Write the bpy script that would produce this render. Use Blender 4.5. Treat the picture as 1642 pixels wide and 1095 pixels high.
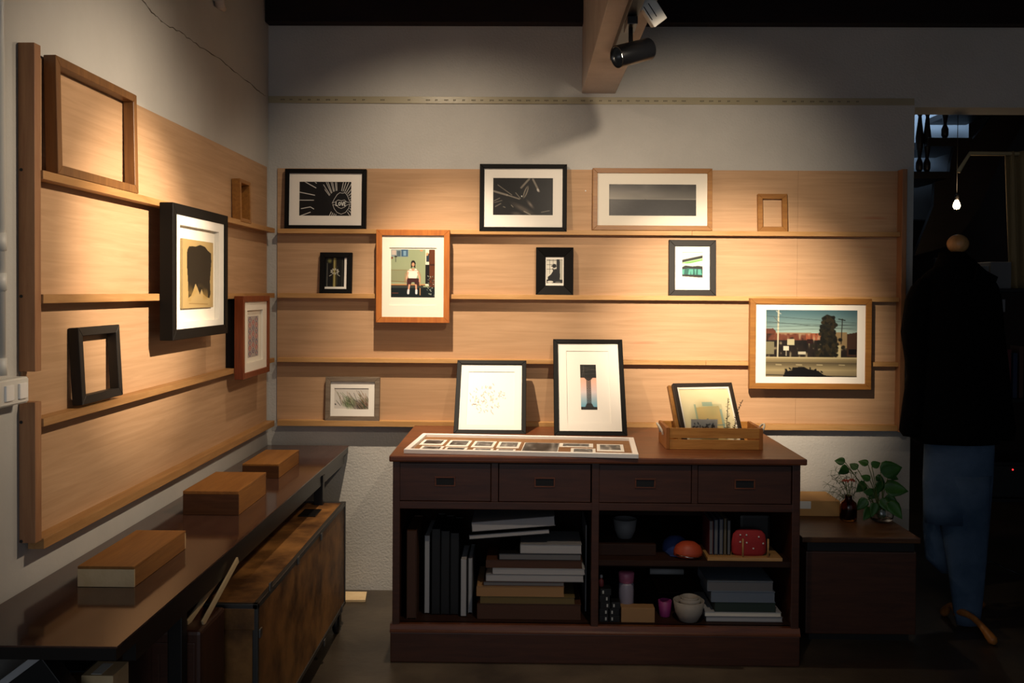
import bpy, bmesh, math, random
import numpy as np
from mathutils import Vector, Matrix
for o in list(bpy.data.objects): bpy.data.objects.remove(o, do_unlink=True)
SC = bpy.context.scene
COL = SC.collection
random.seed(5); RNG = np.random.RandomState(7)
PI = math.pi

# ------------------------------------------------------------------ camera
EYE = Vector((0, 0, 1.429))
FPX, PITCH, ROLL, YAW, SX, SY = 1478.1, .01719, .00659, .01361, 1.7, -54.66
cp, sp, cy, sy = math.cos(PITCH), math.sin(PITCH), math.cos(YAW), math.sin(YAW)
CF = Vector((-sy*cp, cy*cp, -sp)); R0 = Vector((cy, sy, 0)); U0 = R0.cross(CF)
CR = R0*math.cos(ROLL) + U0*math.sin(ROLL); CU = U0*math.cos(ROLL) - R0*math.sin(ROLL)
cam = bpy.data.cameras.new('camera'); camo = bpy.data.objects.new('camera', cam); COL.objects.link(camo)
camo.matrix_world = Matrix(((CR.x, CU.x, -CF.x, EYE.x), (CR.y, CU.y, -CF.y, EYE.y), (CR.z, CU.z, -CF.z, EYE.z), (0, 0, 0, 1)))
cam.sensor_width = 36; cam.lens = FPX*36/1642; cam.shift_x = -SX/1642; cam.shift_y = SY/1642; cam.clip_start = .02
SC.camera = camo
def ray(u, v): return CF + CR*((u-821-SX)/FPX) - CU*((v-547.5-SY)/FPX)
def at(u, v, y=None, x=None, z=None):
    """point of the room seen at photo position (u,v) on the plane y=, x= or z="""
    d = ray(u, v)
    t = y/d.y if y is not None else (x/d.x if x is not None else (z-EYE.z)/d.z)
    return EYE + d*t

# ------------------------------------------------------------------ light
w = bpy.data.worlds.new('dusk'); SC.world = w; w.use_nodes = True
w.node_tree.nodes['Background'].inputs[0].default_value = (.80, .88, 1, 1)
w.node_tree.nodes['Background'].inputs[1].default_value = .17
SC.view_settings.view_transform = 'Standard'; SC.view_settings.look = 'None'
SC.view_settings.exposure = 0; SC.view_settings.gamma = 1
WARM = (1, .81, .60)
# lamps of the room: (position of the lamp mouth, what it is aimed at, watts, cone degrees, blend)
LAMPS = dict(   # mouth, aim, then each beam as (watts, cone degrees, own aim or None): a bright core and a wide dim spill
    over_girl=((-.47, 3.50, 2.62), (-.30, 4.36, .98), ((165, 54, None), (36, 125, None), (75, 66, (-.15, 3.72, .8)))),
    over_right=((.47, 2.35, 2.225), (.96, 4.36, 1.24), ((430, 38, None), (95, 54, (.72, 4.36, 1.72)), (34, 88, (-.1, 4.36, .5)))),
    over_left=((.42, 2.50, 2.30), (-1.22, 2.88, 1.50), ((330, 34, None), (105, 70, None))),
    seen=((.293, 3.04, 2.20), (-1.22, 2.30, 1.65), ((10, 60, None), (6, 100, None))),
)
# added cool fill light behind the viewer, no real window there
dl = bpy.data.lights.new('added_front_fill', 'AREA'); dl.energy = 10; dl.color = (.86, .92, 1); dl.shape = 'RECTANGLE'; dl.size = 1.8; dl.size_y = 1.5
dlo = bpy.data.objects.new('added_front_fill', dl); COL.objects.link(dlo); dlo.location = (-.5, -1.45, 1.15); dlo.rotation_euler = (math.radians(90), 0, 0)
D = 4.367          # back wall
XL = -1.225        # left wall
XR = 1.765         # where the back wall ends at the opening
PT = .006          # plywood thickness
LED = .046         # ledge depth
FACE = D - LED

# ------------------------------------------------------------------ helpers
def s2l(c):
    return tuple(((x/12.92) if x <= .04045 else ((x+.055)/1.055)**2.4) for x in c)
def hexc(h): return s2l(tuple(int(h[i:i+2], 16)/255 for i in (0, 2, 4)))

class MB:
    def __init__(s, off=(0, 0, 0)):
        s.bm = bmesh.new(); s.off = Vector(off)
    def add(s, verts, faces, smooth=False, m=None):
        vs = [s.bm.verts.new((m @ Vector(v) if m else Vector(v)) - s.off) for v in verts]
        out = []
        for f in faces:
            try:
                q = s.bm.faces.new([vs[i] for i in f]); q.smooth = smooth; out.append(q)
            except ValueError: pass
        return vs, out
    def box(s, x0, x1, y0, y1, z0, z1, bev=0, m=None):
        if x0 > x1: x0, x1 = x1, x0
        if y0 > y1: y0, y1 = y1, y0
        if z0 > z1: z0, z1 = z1, z0
        v = [(x, y, z) for z in (z0, z1) for y in (y0, y1) for x in (x0, x1)]
        vs, fs = s.add(v, [(0, 2, 3, 1), (4, 5, 7, 6), (0, 1, 5, 4), (2, 6, 7, 3), (0, 4, 6, 2), (1, 3, 7, 5)], m=m)
        if bev:
            ed = list({e for f in fs for e in f.edges})
            bmesh.ops.bevel(s.bm, geom=ed, offset=bev, segments=2, profile=.6, affect='EDGES', clamp_overlap=True)
        return s
    def prism(s, pts, a, b, axis='y', m=None, bev=0):
        """closed outline extruded from a to b along axis"""
        n = len(pts)
        def q(p, t): return (p[0], t, p[1]) if axis == 'y' else ((t, p[0], p[1]) if axis == 'x' else (p[0], p[1], t))
        v = [q(p, a) for p in pts] + [q(p, b) for p in pts]
        f = [tuple(range(n)), tuple(range(2*n-1, n-1, -1))] + [(i, i+n, (i+1) % n+n, (i+1) % n) for i in range(n)]
        vs, fs = s.add(v, f, m=m)
        bmesh.ops.recalc_face_normals(s.bm, faces=fs)
        if bev:
            bmesh.ops.bevel(s.bm, geom=list({e for f in fs for e in f.edges}), offset=bev, segments=2, profile=.6, affect='EDGES', clamp_overlap=True)
        return s
    def lathe(s, prof, c=(0, 0, 0), n=24, m=None, cap=True):
        v = []; f = []
        for r, z in prof:
            for i in range(n):
                a = 2*PI*i/n; v.append((c[0]+r*math.cos(a), c[1]+r*math.sin(a), c[2]+z))
        for k in range(len(prof)-1):
            for i in range(n):
                j = (i+1) % n; f.append((k*n+i, k*n+j, (k+1)*n+j, (k+1)*n+i))
        if cap:
            f.append(tuple(range(n-1, -1, -1))); f.append(tuple((len(prof)-1)*n+i for i in range(n)))
        s.add(v, f, True, m); return s
    def tube(s, pts, r, n=8, cap=True, ell=1):
        pts = [Vector(p) for p in pts]
        rs = r if isinstance(r, (list, tuple)) else [r]*len(pts)
        v = []; f = []; up = None
        for i, p in enumerate(pts):
            t = (pts[min(i+1, len(pts)-1)]-pts[max(i-1, 0)]).normalized()
            if up is None: up = t.orthogonal().normalized()
            a = (up - t*up.dot(t)).normalized(); up = a; b = t.cross(a)
            for k in range(n):
                th = 2*PI*k/n; v.append(p + a*math.cos(th)*rs[i] + b*math.sin(th)*rs[i]*ell)
        for i in range(len(pts)-1):
            for k in range(n):
                j = (k+1) % n; f.append((i*n+k, i*n+j, (i+1)*n+j, (i+1)*n+k))
        if cap: f.append(tuple(range(n-1, -1, -1))); f.append(tuple((len(pts)-1)*n+k for k in range(n)))
        s.add(v, f, True); return s
    def loft(s, rings, cap=True):
        n = len(rings[0]); v = [p for r in rings for p in r]; f = []
        for k in range(len(rings)-1):
            for i in range(n):
                j = (i+1) % n; f.append((k*n+i, k*n+j, (k+1)*n+j, (k+1)*n+i))
        if cap: f.append(tuple(range(n-1, -1, -1))); f.append(tuple((len(rings)-1)*n+i for i in range(n)))
        vs, fs = s.add(v, f, True); bmesh.ops.recalc_face_normals(s.bm, faces=fs); return s
    def build(s, name, mat, parent=None, loc=None):
        me = bpy.data.meshes.new(name)
        s.bm.normal_update(); s.bm.to_mesh(me); s.bm.free()
        o = bpy.data.objects.new(name, me); COL.objects.link(o)
        if mat: me.materials.append(mat)
        if parent: o.parent = parent
        elif loc is None: o.location = s.off
        if loc is not None: o.location = loc
        return o
def tag(o, label=None, cat=None, group=None, kind=None):
    if label: o['label'] = label
    if cat: o['category'] = cat
    if group: o['group'] = group
    if kind: o['kind'] = kind
    return o
def thing(name, label, cat, loc=(0, 0, 0), rot=None, group=None):
    o = bpy.data.objects.new(name, None); COL.objects.link(o); o.location = loc; o.empty_display_size = .05
    if rot is not None: o.rotation_euler = rot
    return tag(o, label, cat, group)
def smooth(o, lev=1):
    for p in o.data.polygons: p.use_smooth = True
    if lev:
        m = o.modifiers.new('sub', 'SUBSURF'); m.levels = lev; m.render_levels = lev
    return o

# ------------------------------------------------------------------ materials
def nodes(name):
    m = bpy.data.materials.new(name); m.use_nodes = True
    nt = m.node_tree; return m, nt, nt.nodes['Principled BSDF']
def flat(name, c, rough=.6, metal=0, spec=.5, coat=0, bump=0, bscale=60):
    m, nt, b = nodes(name); c = hexc(c) if isinstance(c, str) else c
    b.inputs['Base Color'].default_value = (*c, 1); b.inputs['Roughness'].default_value = rough
    b.inputs['Metallic'].default_value = metal; b.inputs['Specular IOR Level'].default_value = spec; b.inputs['Coat Weight'].default_value = coat
    if bump:
        tc = nt.nodes.new('ShaderNodeTexCoord'); n = nt.nodes.new('ShaderNodeTexNoise'); n.inputs['Scale'].default_value = bscale; n.inputs['Detail'].default_value = 4
        bp = nt.nodes.new('ShaderNodeBump'); bp.inputs['Strength'].default_value = bump; bp.inputs['Distance'].default_value = .01
        nt.links.new(tc.outputs['Object'], n.inputs['Vector']); nt.links.new(n.outputs['Fac'], bp.inputs['Height']); nt.links.new(bp.outputs['Normal'], b.inputs['Normal'])
    return m
def wood(name, c1, c2, axis='x', scale=7, stretch=14, rough=.5, spec=.4, c3=None, bump=.05, coat=0, knots=False, lo=.35, hi=.7):
    m, nt, b = nodes(name); N = nt.nodes.new; L = nt.links.new
    tc = N('ShaderNodeTexCoord'); mp = N('ShaderNodeMapping'); sc = [scale*stretch]*3; sc['xyz'.index(axis)] = scale
    mp.inputs['Scale'].default_value = sc
    n = N('ShaderNodeTexNoise'); n.inputs['Scale'].default_value = 1; n.inputs['Detail'].default_value = 7; n.inputs['Roughness'].default_value = .62; n.inputs['Distortion'].default_value = .7
    r = N('ShaderNodeValToRGB'); r.color_ramp.elements[0].position = lo; r.color_ramp.elements[1].position = hi
    r.color_ramp.elements[0].color = (*hexc(c1), 1); r.color_ramp.elements[1].color = (*hexc(c2), 1)
    L(tc.outputs['Object'], mp.inputs['Vector']); L(mp.outputs['Vector'], n.inputs['Vector']); L(n.outputs['Fac'], r.inputs['Fac'])
    out = r.outputs['Color']
    n2 = N('ShaderNodeTexNoise'); n2.inputs['Scale'].default_value = 1.1; n2.inputs['Detail'].default_value = 3
    mp2 = N('ShaderNodeMapping'); sc2 = [scale*.9]*3; sc2['xyz'.index(axis)] = scale*.25; mp2.inputs['Scale'].default_value = sc2
    L(tc.outputs['Object'], mp2.inputs['Vector']); L(mp2.outputs['Vector'], n2.inputs['Vector'])
    mx = N('ShaderNodeMix'); mx.data_type = 'RGBA'; mx.blend_type = 'MULTIPLY'
    rr = N('ShaderNodeValToRGB'); rr.color_ramp.elements[0].color = (.84, .81, .78, 1); rr.color_ramp.elements[1].color = (1, 1, 1, 1); rr.color_ramp.elements[0].position = .3; rr.color_ramp.elements[1].position = .6
    L(n2.outputs['Fac'], rr.inputs['Fac']); mx.inputs[0].default_value = .8; L(out, mx.inputs[6]); L(rr.outputs['Color'], mx.inputs[7]); out = mx.outputs[2]
    if knots:   # thin dark mineral streaks and a few spots
        n3 = N('ShaderNodeTexNoise'); n3.inputs['Scale'].default_value = 1; n3.inputs['Detail'].default_value = 2
        mp3 = N('ShaderNodeMapping'); sc3 = [scale*9]*3; sc3['xyz'.index(axis)] = scale*.7; mp3.inputs['Scale'].default_value = sc3
        L(tc.outputs['Object'], mp3.inputs['Vector']); L(mp3.outputs['Vector'], n3.inputs['Vector'])
        r3 = N('ShaderNodeValToRGB'); r3.color_ramp.elements[0].position = .73; r3.color_ramp.elements[1].position = .80
        r3.color_ramp.elements[0].color = (0, 0, 0, 1); r3.color_ramp.elements[1].color = (1, 1, 1, 1)
        L(n3.outputs['Fac'], r3.inputs['Fac'])
        m3 = N('ShaderNodeMix'); m3.data_type = 'RGBA'; L(r3.outputs['Color'], m3.inputs[0]); L(out, m3.inputs[6]); m3.inputs[7].default_value = (*hexc(c3 or c1), 1); out = m3.outputs[2]
    L(out, b.inputs['Base Color'])
    b.inputs['Roughness'].default_value = rough; b.inputs['Specular IOR Level'].default_value = spec; b.inputs['Coat Weight'].default_value = coat; b.inputs['Coat Roughness'].default_value = .15
    bp = N('ShaderNodeBump'); bp.inputs['Strength'].default_value = bump; bp.inputs['Distance'].default_value = .004
    L(n.outputs['Fac'], bp.inputs['Height']); L(bp.outputs['Normal'], b.inputs['Normal'])
    return m
def mottled(name, c1, c2, scale=3, rough=.7, detail=6, bump=.2, bscale=90, spec=.4, bdist=.004, lo=.3, hi=.7):
    m, nt, b = nodes(name); N = nt.nodes.new; L = nt.links.new
    tc = N('ShaderNodeTexCoord'); n = N('ShaderNodeTexNoise'); n.inputs['Scale'].default_value = scale; n.inputs['Detail'].default_value = detail; n.inputs['Roughness'].default_value = .6
    r = N('ShaderNodeValToRGB'); r.color_ramp.elements[0].position = lo; r.color_ramp.elements[1].position = hi
    r.color_ramp.elements[0].color = (*hexc(c1), 1); r.color_ramp.elements[1].color = (*hexc(c2), 1)
    L(tc.outputs['Object'], n.inputs['Vector']); L(n.outputs['Fac'], r.inputs['Fac']); L(r.outputs['Color'], b.inputs['Base Color'])
    n2 = N('ShaderNodeTexNoise'); n2.inputs['Scale'].default_value = bscale; n2.inputs['Detail'].default_value = 3
    bp = N('ShaderNodeBump'); bp.inputs['Strength'].default_value = bump; bp.inputs['Distance'].default_value = bdist
    L(tc.outputs['Object'], n2.inputs['Vector']); L(n2.outputs['Fac'], bp.inputs['Height']); L(bp.outputs['Normal'], b.inputs['Normal'])
    b.inputs['Roughness'].default_value = rough; b.inputs['Specular IOR Level'].default_value = spec
    return m
def emit(name, c, s):
    m, nt, b = nodes(name); b.inputs['Base Color'].default_value = (*c, 1); b.inputs['Emission Color'].default_value = (*c, 1); b.inputs['Emission Strength'].default_value = s; return m
def glass(name, c=(1, 1, 1), rough=.02):
    m, nt, b = nodes(name); b.inputs['Base Color'].default_value = (*c, 1); b.inputs['Transmission Weight'].default_value = 1; b.inputs['Roughness'].default_value = rough; b.inputs['IOR'].default_value = 1.45; return m
M = dict(
    wall=mottled('wall_paint', 'b9b6b0', 'c6c3bd', 2.2, .75, bump=.25, bscale=60, bdist=.003),
    plaster=mottled('rough_plaster', 'b4b1ab', 'c2bfb9', 2.2, .8, bump=.45, bscale=95, bdist=.005),
    ply=wood('plywood', 'b4906c', 'c5a07c', 'x', 2.4, 24, .6, .25, 'b3795a', .04, knots=True),
    ply_y=wood('plywood_side', 'b4906c', 'c5a07c', 'y', 2.4, 24, .6, .25, 'b3795a', .04, knots=True),
    pine_x=wood('pine_x', 'b3864e', 'c89c68', 'x', 4, 12, .5, .35), pine_y=wood('pine_y', 'a07444', 'b98d5a', 'y', 4, 12, .5, .35), pine_z=wood('pine_z', '956848', 'ad805a', 'z', 4, 12, .5, .35),
    oak=wood('oak', '8a5a26', 'a57334', 'x', 5, 14, .45, .4), teak=wood('teak', 'a05a24', 'bd7430', 'z', 5, 12, .38, .5), walnut=wood('walnut', '6c4724', '855c30', 'z', 5, 12, .4, .5),
    cherry=wood('cherry', '6b2f12', '8a4420', 'z', 5, 12, .35, .5), barn=wood('barnwood', '6a5c4d', '867766', 'x', 6, 14, .7, .3),
    black=flat('black_frame', '0e0d0c', .55, spec=.12), blackw=flat('black_stained', '1b1815', .55, spec=.3), brownblack=flat('espresso', '241a12', .45),
    mat=flat('mat_board', 'e6dfd0', .85, spec=.2), matw=flat('white_mat', 'e9e4da', .85, spec=.2), bevelcut=flat('mat_bevel', 'cfc5b0', .8),
    white=flat('white_lacquer', 'f3f1ed', .4), kraft=wood('cork_backing', '86603f', '97714e', 'x', 20, 3, .8, .2),
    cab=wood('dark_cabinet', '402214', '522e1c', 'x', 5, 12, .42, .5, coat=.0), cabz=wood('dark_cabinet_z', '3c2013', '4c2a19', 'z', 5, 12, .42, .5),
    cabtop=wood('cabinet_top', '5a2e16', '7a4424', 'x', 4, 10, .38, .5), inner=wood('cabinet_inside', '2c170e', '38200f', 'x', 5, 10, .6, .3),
    bench=wood('bench_top', '412c24', '523a30', 'y', 3, 10, .09, .5, bump=.0), bench_edge=flat('bench_edge', '120d0b', .35), iron=flat('black_iron', '0d0c0c', .4, 0, .5),
    steel=flat('steel_edge', '8a8884', .35, 1), crate_ply=mottled('flight_ply', '4e3118', 'a5723c', 4.5, .45, bump=.1, lo=.38, hi=.62),
    box=wood('box_wood', '845524', '9e6b32', 'y', 5, 12, .45, .4), endgrain=mottled('end_grain', 'c9ac80', 'dcc399', 12, .6),
    conc=mottled('concrete', '2a231c', '4d4336', 2.5, .38, 8, .3, 30, .5), rafter=wood('dark_rafter', '160806', '1f0d09', 'x', 3, 8, .7, .3), beam=mottled('beam_paint', 'a59a92', 'bdb2aa', 6, .7, bump=.3, bscale=30),
    pvc=flat('white_plastic', 'dad7cf', .4), track=flat('track_black', '0b0b0c', .35), lampblack=flat('lamp_black', '0e0f12', .28), chrome=flat('reflector', 'c0c0c0', .15, 1),
    lampglow=emit('lamp_lens', (1, .9, .7), 6), tape=mottled('yellowed_strip', '9c9276', 'a89e82', 5, .35, bump=.1), ink=flat('grey_ink', '6a6250', .7), dark=flat('near_black', '080707', .6),
    cloth=flat('black_cloth', '060606', .95, spec=.1, bump=.4, bscale=40), denim=mottled('denim', '34485f', '566a83', 3.5, .9, bump=.4, bscale=300, spec=.1, lo=.35, hi=.65), stand=wood('stand_wood', 'a0622c', 'bd7d3c', 'z', 6, 8, .4, .4),
    leaf=mottled('leaf', '24481c', '3c6a2a', 8, .4, bump=.1), fern=flat('fern', '3f5a2e', .6), stem=flat('stem', '5a6a34', .6), rose=flat('flower', 'a8452e', .6), amber=glass('amber_glass', (.35, .12, .02)),
    clear=glass('clear_glass'), card=flat('carton', 'b98d54', .8), label=flat('paper_label', 'dedcd4', .7), rope=flat('rope', 'e4dccb', .9, bump=.4, bscale=200),
    crate=wood('crate_wood', 'b57a36', 'd2984e', 'x', 6, 12, .5, .35), cratez=wood('crate_end', '925824', 'ad7034', 'z', 6, 12, .5, .35), seed=flat('dry_leaf', '3a2f22', .8),
    paper=flat('paper', 'a9a9ab', .8), greyc=flat('grey_card', '7f7f82', .7), blk=flat('album_black', '0b0b0c', .5), bluegrey=flat('sleeve', '6d7886', .3),
)
def attrmat():
    m, nt, b = nodes('print_ink'); a = nt.nodes.new('ShaderNodeAttribute'); a.attribute_name = 'Col'
    nt.links.new(a.outputs['Color'], b.inputs['Base Color']); b.inputs['Roughness'].default_value = .45; b.inputs['Specular IOR Level'].default_value = .3; return m
M['print'] = attrmat()
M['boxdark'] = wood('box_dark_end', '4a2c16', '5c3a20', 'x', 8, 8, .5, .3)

# ------------------------------------------------------------------ little painter for the printed pictures (colours 0..1 sRGB)
class Art:
    def __init__(s, w, h, bg=(1, 1, 1)):
        s.w, s.h = w, h; s.a = np.ones((h, w, 3))*np.array(bg)
        yy, xx = np.mgrid[0:h, 0:w]; s.x = (xx+.5)/w; s.y = (yy+.5)/h; s.asp = w/h
    def mix(s, m, c):
        m = np.clip(m, 0, 1)[..., None]; s.a = s.a*(1-m) + np.array(c)*m; return s
    def rect(s, x0, y0, x1, y1, c, k=1): return s.mix(((s.x > x0) & (s.x < x1) & (s.y > y0) & (s.y < y1))*float(k), c)
    def line(s, p, q, wd, c, k=1):
        px, py = (s.x-p[0])*s.asp, s.y-p[1]; dx, dy = (q[0]-p[0])*s.asp, q[1]-p[1]
        t = np.clip((px*dx+py*dy)/(dx*dx+dy*dy+1e-9), 0, 1); d = np.hypot(px-t*dx, py-t*dy)
        return s.mix(np.clip((wd/2-d)*s.h+.5, 0, 1)*k, c)
    def pline(s, pts, wd, c, k=1):
        for a, b in zip(pts, pts[1:]): s.line(a, b, wd, c, k)
        return s
    def ell(s, cx, cy_, rx, ry, c, rot=0, soft=None, k=1):
        X = (s.x-cx)*s.asp; Y = s.y-cy_; ca, sa = math.cos(rot), math.sin(rot)
        r = np.hypot((X*ca+Y*sa)/(rx*s.asp), (-X*sa+Y*ca)/ry)
        return s.mix(np.clip((1-r)*(min(rx*s.w, ry*s.h) if soft is None else soft), 0, 1)*k, c)
    def poly(s, pts, c, k=1):
        ins = np.zeros(s.x.shape, bool); n = len(pts)
        for i in range(n):
            (x0, y0), (x1, y1) = pts[i], pts[(i+1) % n]
            if y0 == y1: continue
            cond = ((y0 > s.y) != (y1 > s.y)) & (s.x < (x1-x0)*(s.y-y0)/(y1-y0)+x0); ins ^= cond
        return s.mix(ins*float(k), c)
    def noise(s, n, m, seed=0):
        g = np.random.RandomState(seed).rand(m+1, n+1); X = s.x*n*.999; Y = s.y*m*.999; i = X.astype(int); j = Y.astype(int); fx = X-i; fy = Y-j
        return g[j, i]*(1-fx)*(1-fy)+g[j, i+1]*fx*(1-fy)+g[j+1, i]*(1-fx)*fy+g[j+1, i+1]*fx*fy
    def vgrad(s, y0, c0, y1, c1):
        t = np.clip((s.y-y0)/(y1-y0), 0, 1)[..., None]; m = ((s.y >= y0) & (s.y <= y1))[..., None]
        s.a = np.where(m, np.array(c0)*(1-t)+np.array(c1)*t, s.a); return s
def art_mesh(name, art, x0, x1, z0, z1, y, parent, zdir=None):
    """the picture as a flat sheet facing -y (or +z when zdir is a height)"""
    w, h = art.w, art.h; me = bpy.data.meshes.new(name)
    gx = np.linspace(x0, x1, w); gz = np.linspace(z1, z0, h)
    X, Z = np.meshgrid(gx, gz)
    co = np.stack([X, np.full_like(X, y), Z], -1).reshape(-1, 3) if zdir is None else np.stack([X, Z, np.full_like(X, zdir)], -1).reshape(-1, 3)
    f = [(j*w+i, (j+1)*w+i, (j+1)*w+i+1, j*w+i+1) for j in range(h-1) for i in range(w-1)]
    me.from_pydata(co.tolist(), [], f); a = me.color_attributes.new('Col', 'FLOAT_COLOR', 'POINT')
    c = np.clip(art.a, 0, 1); c = c**1.18; lin = np.where(c <= .04045, c/12.92, ((c+.055)/1.055)**2.4)
    a.data.foreach_set('color', np.concatenate([lin.reshape(-1, 3), np.ones((w*h, 1))], 1).astype(np.float32).ravel())
    me.materials.append(M['print']); o = bpy.data.objects.new(name, me); COL.objects.link(o); o.parent = parent; return o

# ------------------------------------------------------------------ frame builder. Local space: x right, z up, front faces -y, origin bottom centre of the FRONT face
def rails(mb, W, H, b, d, bev=.0012, slope=0):
    """four mitred rails; slope = how far the inner edge sinks back"""
    o = [(-W/2, 0), (W/2, 0), (W/2, H), (-W/2, H)]; i = [(-W/2+b, b), (W/2-b, b), (W/2-b, H-b), (-W/2+b, H-b)]
    for k in range(4):
        a, c = o[k], o[(k+1) % 4]; e, f = i[(k+1) % 4], i[k]
        v = [(a[0], 0, a[1]), (c[0], 0, c[1]), (e[0], slope, e[1]), (f[0], slope, f[1]), (a[0], d, a[1]), (c[0], d, c[1]), (e[0], d, e[1]), (f[0], d, f[1])]
        vs, fs = mb.add(v, [(0, 1, 2, 3), (7, 6, 5, 4), (0, 4, 5, 1), (2, 6, 7, 3), (1, 5, 6, 2), (0, 3, 7, 4)])
        if bev:
            ed = [e_ for f_ in fs for e_ in f_.edges if e_.is_manifold]
            bmesh.ops.bevel(mb.bm, geom=list(set(ed)), offset=bev, segments=1, affect='EDGES', clamp_overlap=True)
def ring(mb, W, H, z0, w0, h0, iz0, d0, d1, t):
    pass
def frame(name, label, W, H, b, d, mat, loc, lean=0, yaw=0, art=None, win=None, matm='matw', rec=.008, aname='print', extra=None, slope=0, group=None, img=None, cat='picture frame', roll=0, mt=.0025):
    """win = (left,right,bottom,top) margins of the mat window measured from the outer frame edge; img likewise for the picture"""
    r = thing(name, label, cat, loc, (0, 0, 0), group)
    r.rotation_euler = (Matrix.Rotation(yaw, 3, 'Z') @ Matrix.Rotation(-lean, 3, 'X') @ Matrix.Rotation(roll, 3, 'Y')).to_euler()
    mb = MB(); rails(mb, W, H, b, d, slope=slope); mb.build('moulding', M[mat], r)
    if art is not None or matm_needed(win):
        mb = MB(); mb.box(-W/2+b*.6, W/2-b*.6, d-.007, d-.004, b*.6, H-b*.6); mb.build('backing_board', M['kraft'], r)
        l, rr, bo, to = win
        y0 = rec+slope
        mb = MB(); X0, X1, Z0, Z1 = -W/2+b*.7, W/2-b*.7, b*.7, H-b*.7; x0, x1, z0, z1 = -W/2+l, W/2-rr, bo, H-to
        for q in ((X0, X1, Z0, z0), (X0, X1, z1, Z1), (X0, x0, z0, z1), (x1, X1, z0, z1)): mb.box(q[0], q[1], y0, y0+mt, q[2], q[3])
        mb.build('mat_board', M[matm], r)
        if img:
            mb = MB(); mb.box(x0-.004, x1+.004, y0+mt+.0012, y0+mt+.002, z0-.004, z1+.004); mb.build('print_paper', M['mat'] if matm == 'mat' else M['matw'], r)
            a, c, e, g = img; art_mesh(aname, art, -W/2+a, W/2-c, e, H-g, y0+mt+.0008, r)
        else: art_mesh(aname, art, x0-.003, x1+.003, z0-.003, z1+.003, y0+mt+.0006, r)
    return r
def matm_needed(w): return w is not None
def wall_frame(quad, ybot, ytop, wall='back'):
    """size and stance of a frame from the photo: quad = left,right,top,bottom positions on its front face"""
    BL, BR, TL, TR = quad
    if wall == 'back':
        bl, br, tl, tr = at(*BL, y=ybot), at(*BR, y=ybot), at(*TL, y=ytop), at(*TR, y=ytop); yaw = 0
        W = ((br-bl).length+(tr-tl).length)/2
    else:
        bl, br, tl, tr = at(*BL, x=ybot), at(*BR, x=ybot), at(*TL, x=ytop), at(*TR, x=ytop); yaw = PI/2
        W = ((br-bl).length+(tr-tl).length)/2
    zb = (bl.z+br.z)/2; zt = (tl.z+tr.z)/2; dd = (ytop-ybot) if wall == 'back' else -(ytop-ybot)
    H = math.hypot(zt-zb, dd); lean = math.atan2(dd, zt-zb)
    c = (bl+br+tl+tr)/4; loc = Vector((c.x, ybot, zb)) if wall == 'back' else Vector((ybot, c.y, zb))
    return W, H, loc, lean, yaw

# ================================================================== THE ROOM
XR = 1.82
CEIL = 3.05
OPEN_Z = at(1500, 172, y=D).z
mb = MB(); mb.box(XL-.15, XR, D, D+.18, 0, OPEN_Z); mb.box(XL-.15, 4.6, D, D+.18, OPEN_Z, CEIL)
tag(mb.build('wall_back', M['plaster']), kind='structure')
mb = MB(); mb.box(XL-.15, XL, -1.5, D+.18, 0, CEIL); tag(mb.build('wall_left', M['wall']), kind='structure')
mb = MB(); mb.box(-3.2, 6.5, -2.5, 9.2, -.12, 0); tag(mb.build('floor', M['conc']), kind='structure')
mb = MB(); mb.box(XL-.15, 4.6, -.2, 7.65, CEIL, CEIL+.1); tag(mb.build('ceiling', M['rafter']), kind='structure')
# dark timber along the head of the back wall
zb = at(900, 37, y=D-.06).z
mb = MB(); mb.box(XL+.003, 4.6, D-.07, D-.001, zb, CEIL-.001, .004)
tag(mb.build('trim_1', M['rafter']), kind='structure')
# yellowed strip with faint printed marks running along the wall
za, zc = at(900, 156, y=D).z, at(900, 167, y=D).z
mb = MB(); mb.box(XL+.001, XR-.004, D-.006, D, zc, za, .001)
st = tag(mb.build('trim_2', M['tape']), kind='structure')
mb = MB(st.location); zz = (za+zc)/2
for k in range(64):
    x = XL+.06+k*.043
    if random.random() < .2: continue
    for q in range(random.choice((2, 3))): mb.box(x+q*.007, x+q*.007+.005, D-.0066, D-.006, zz-.004+random.uniform(-.001, .001), zz+.003)
mb.build('printed_marks', M['ink'], st)
# hairline crack along the upper left wall
mb = MB(); prev = None
pts = [(222, -6), (243, 18), (262, 36), (292, 54), (314, 70), (352, 95), (380, 118), (412, 143), (429, 156)]
pp = [at(u, v, x=XL+.0006) for u, v in pts]
fine = []
for a, b_ in zip(pp, pp[1:]):
    for k in range(6): fine.append(a.lerp(b_, k/6)+Vector((0, random.uniform(-.003, .003), random.uniform(-.004, .004))))
mb.tube(fine, [random.uniform(.0007, .0022) for _ in fine], 5)
tag(mb.build('trim_3', flat('crack', '5c564c', .9)), kind='structure')

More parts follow.
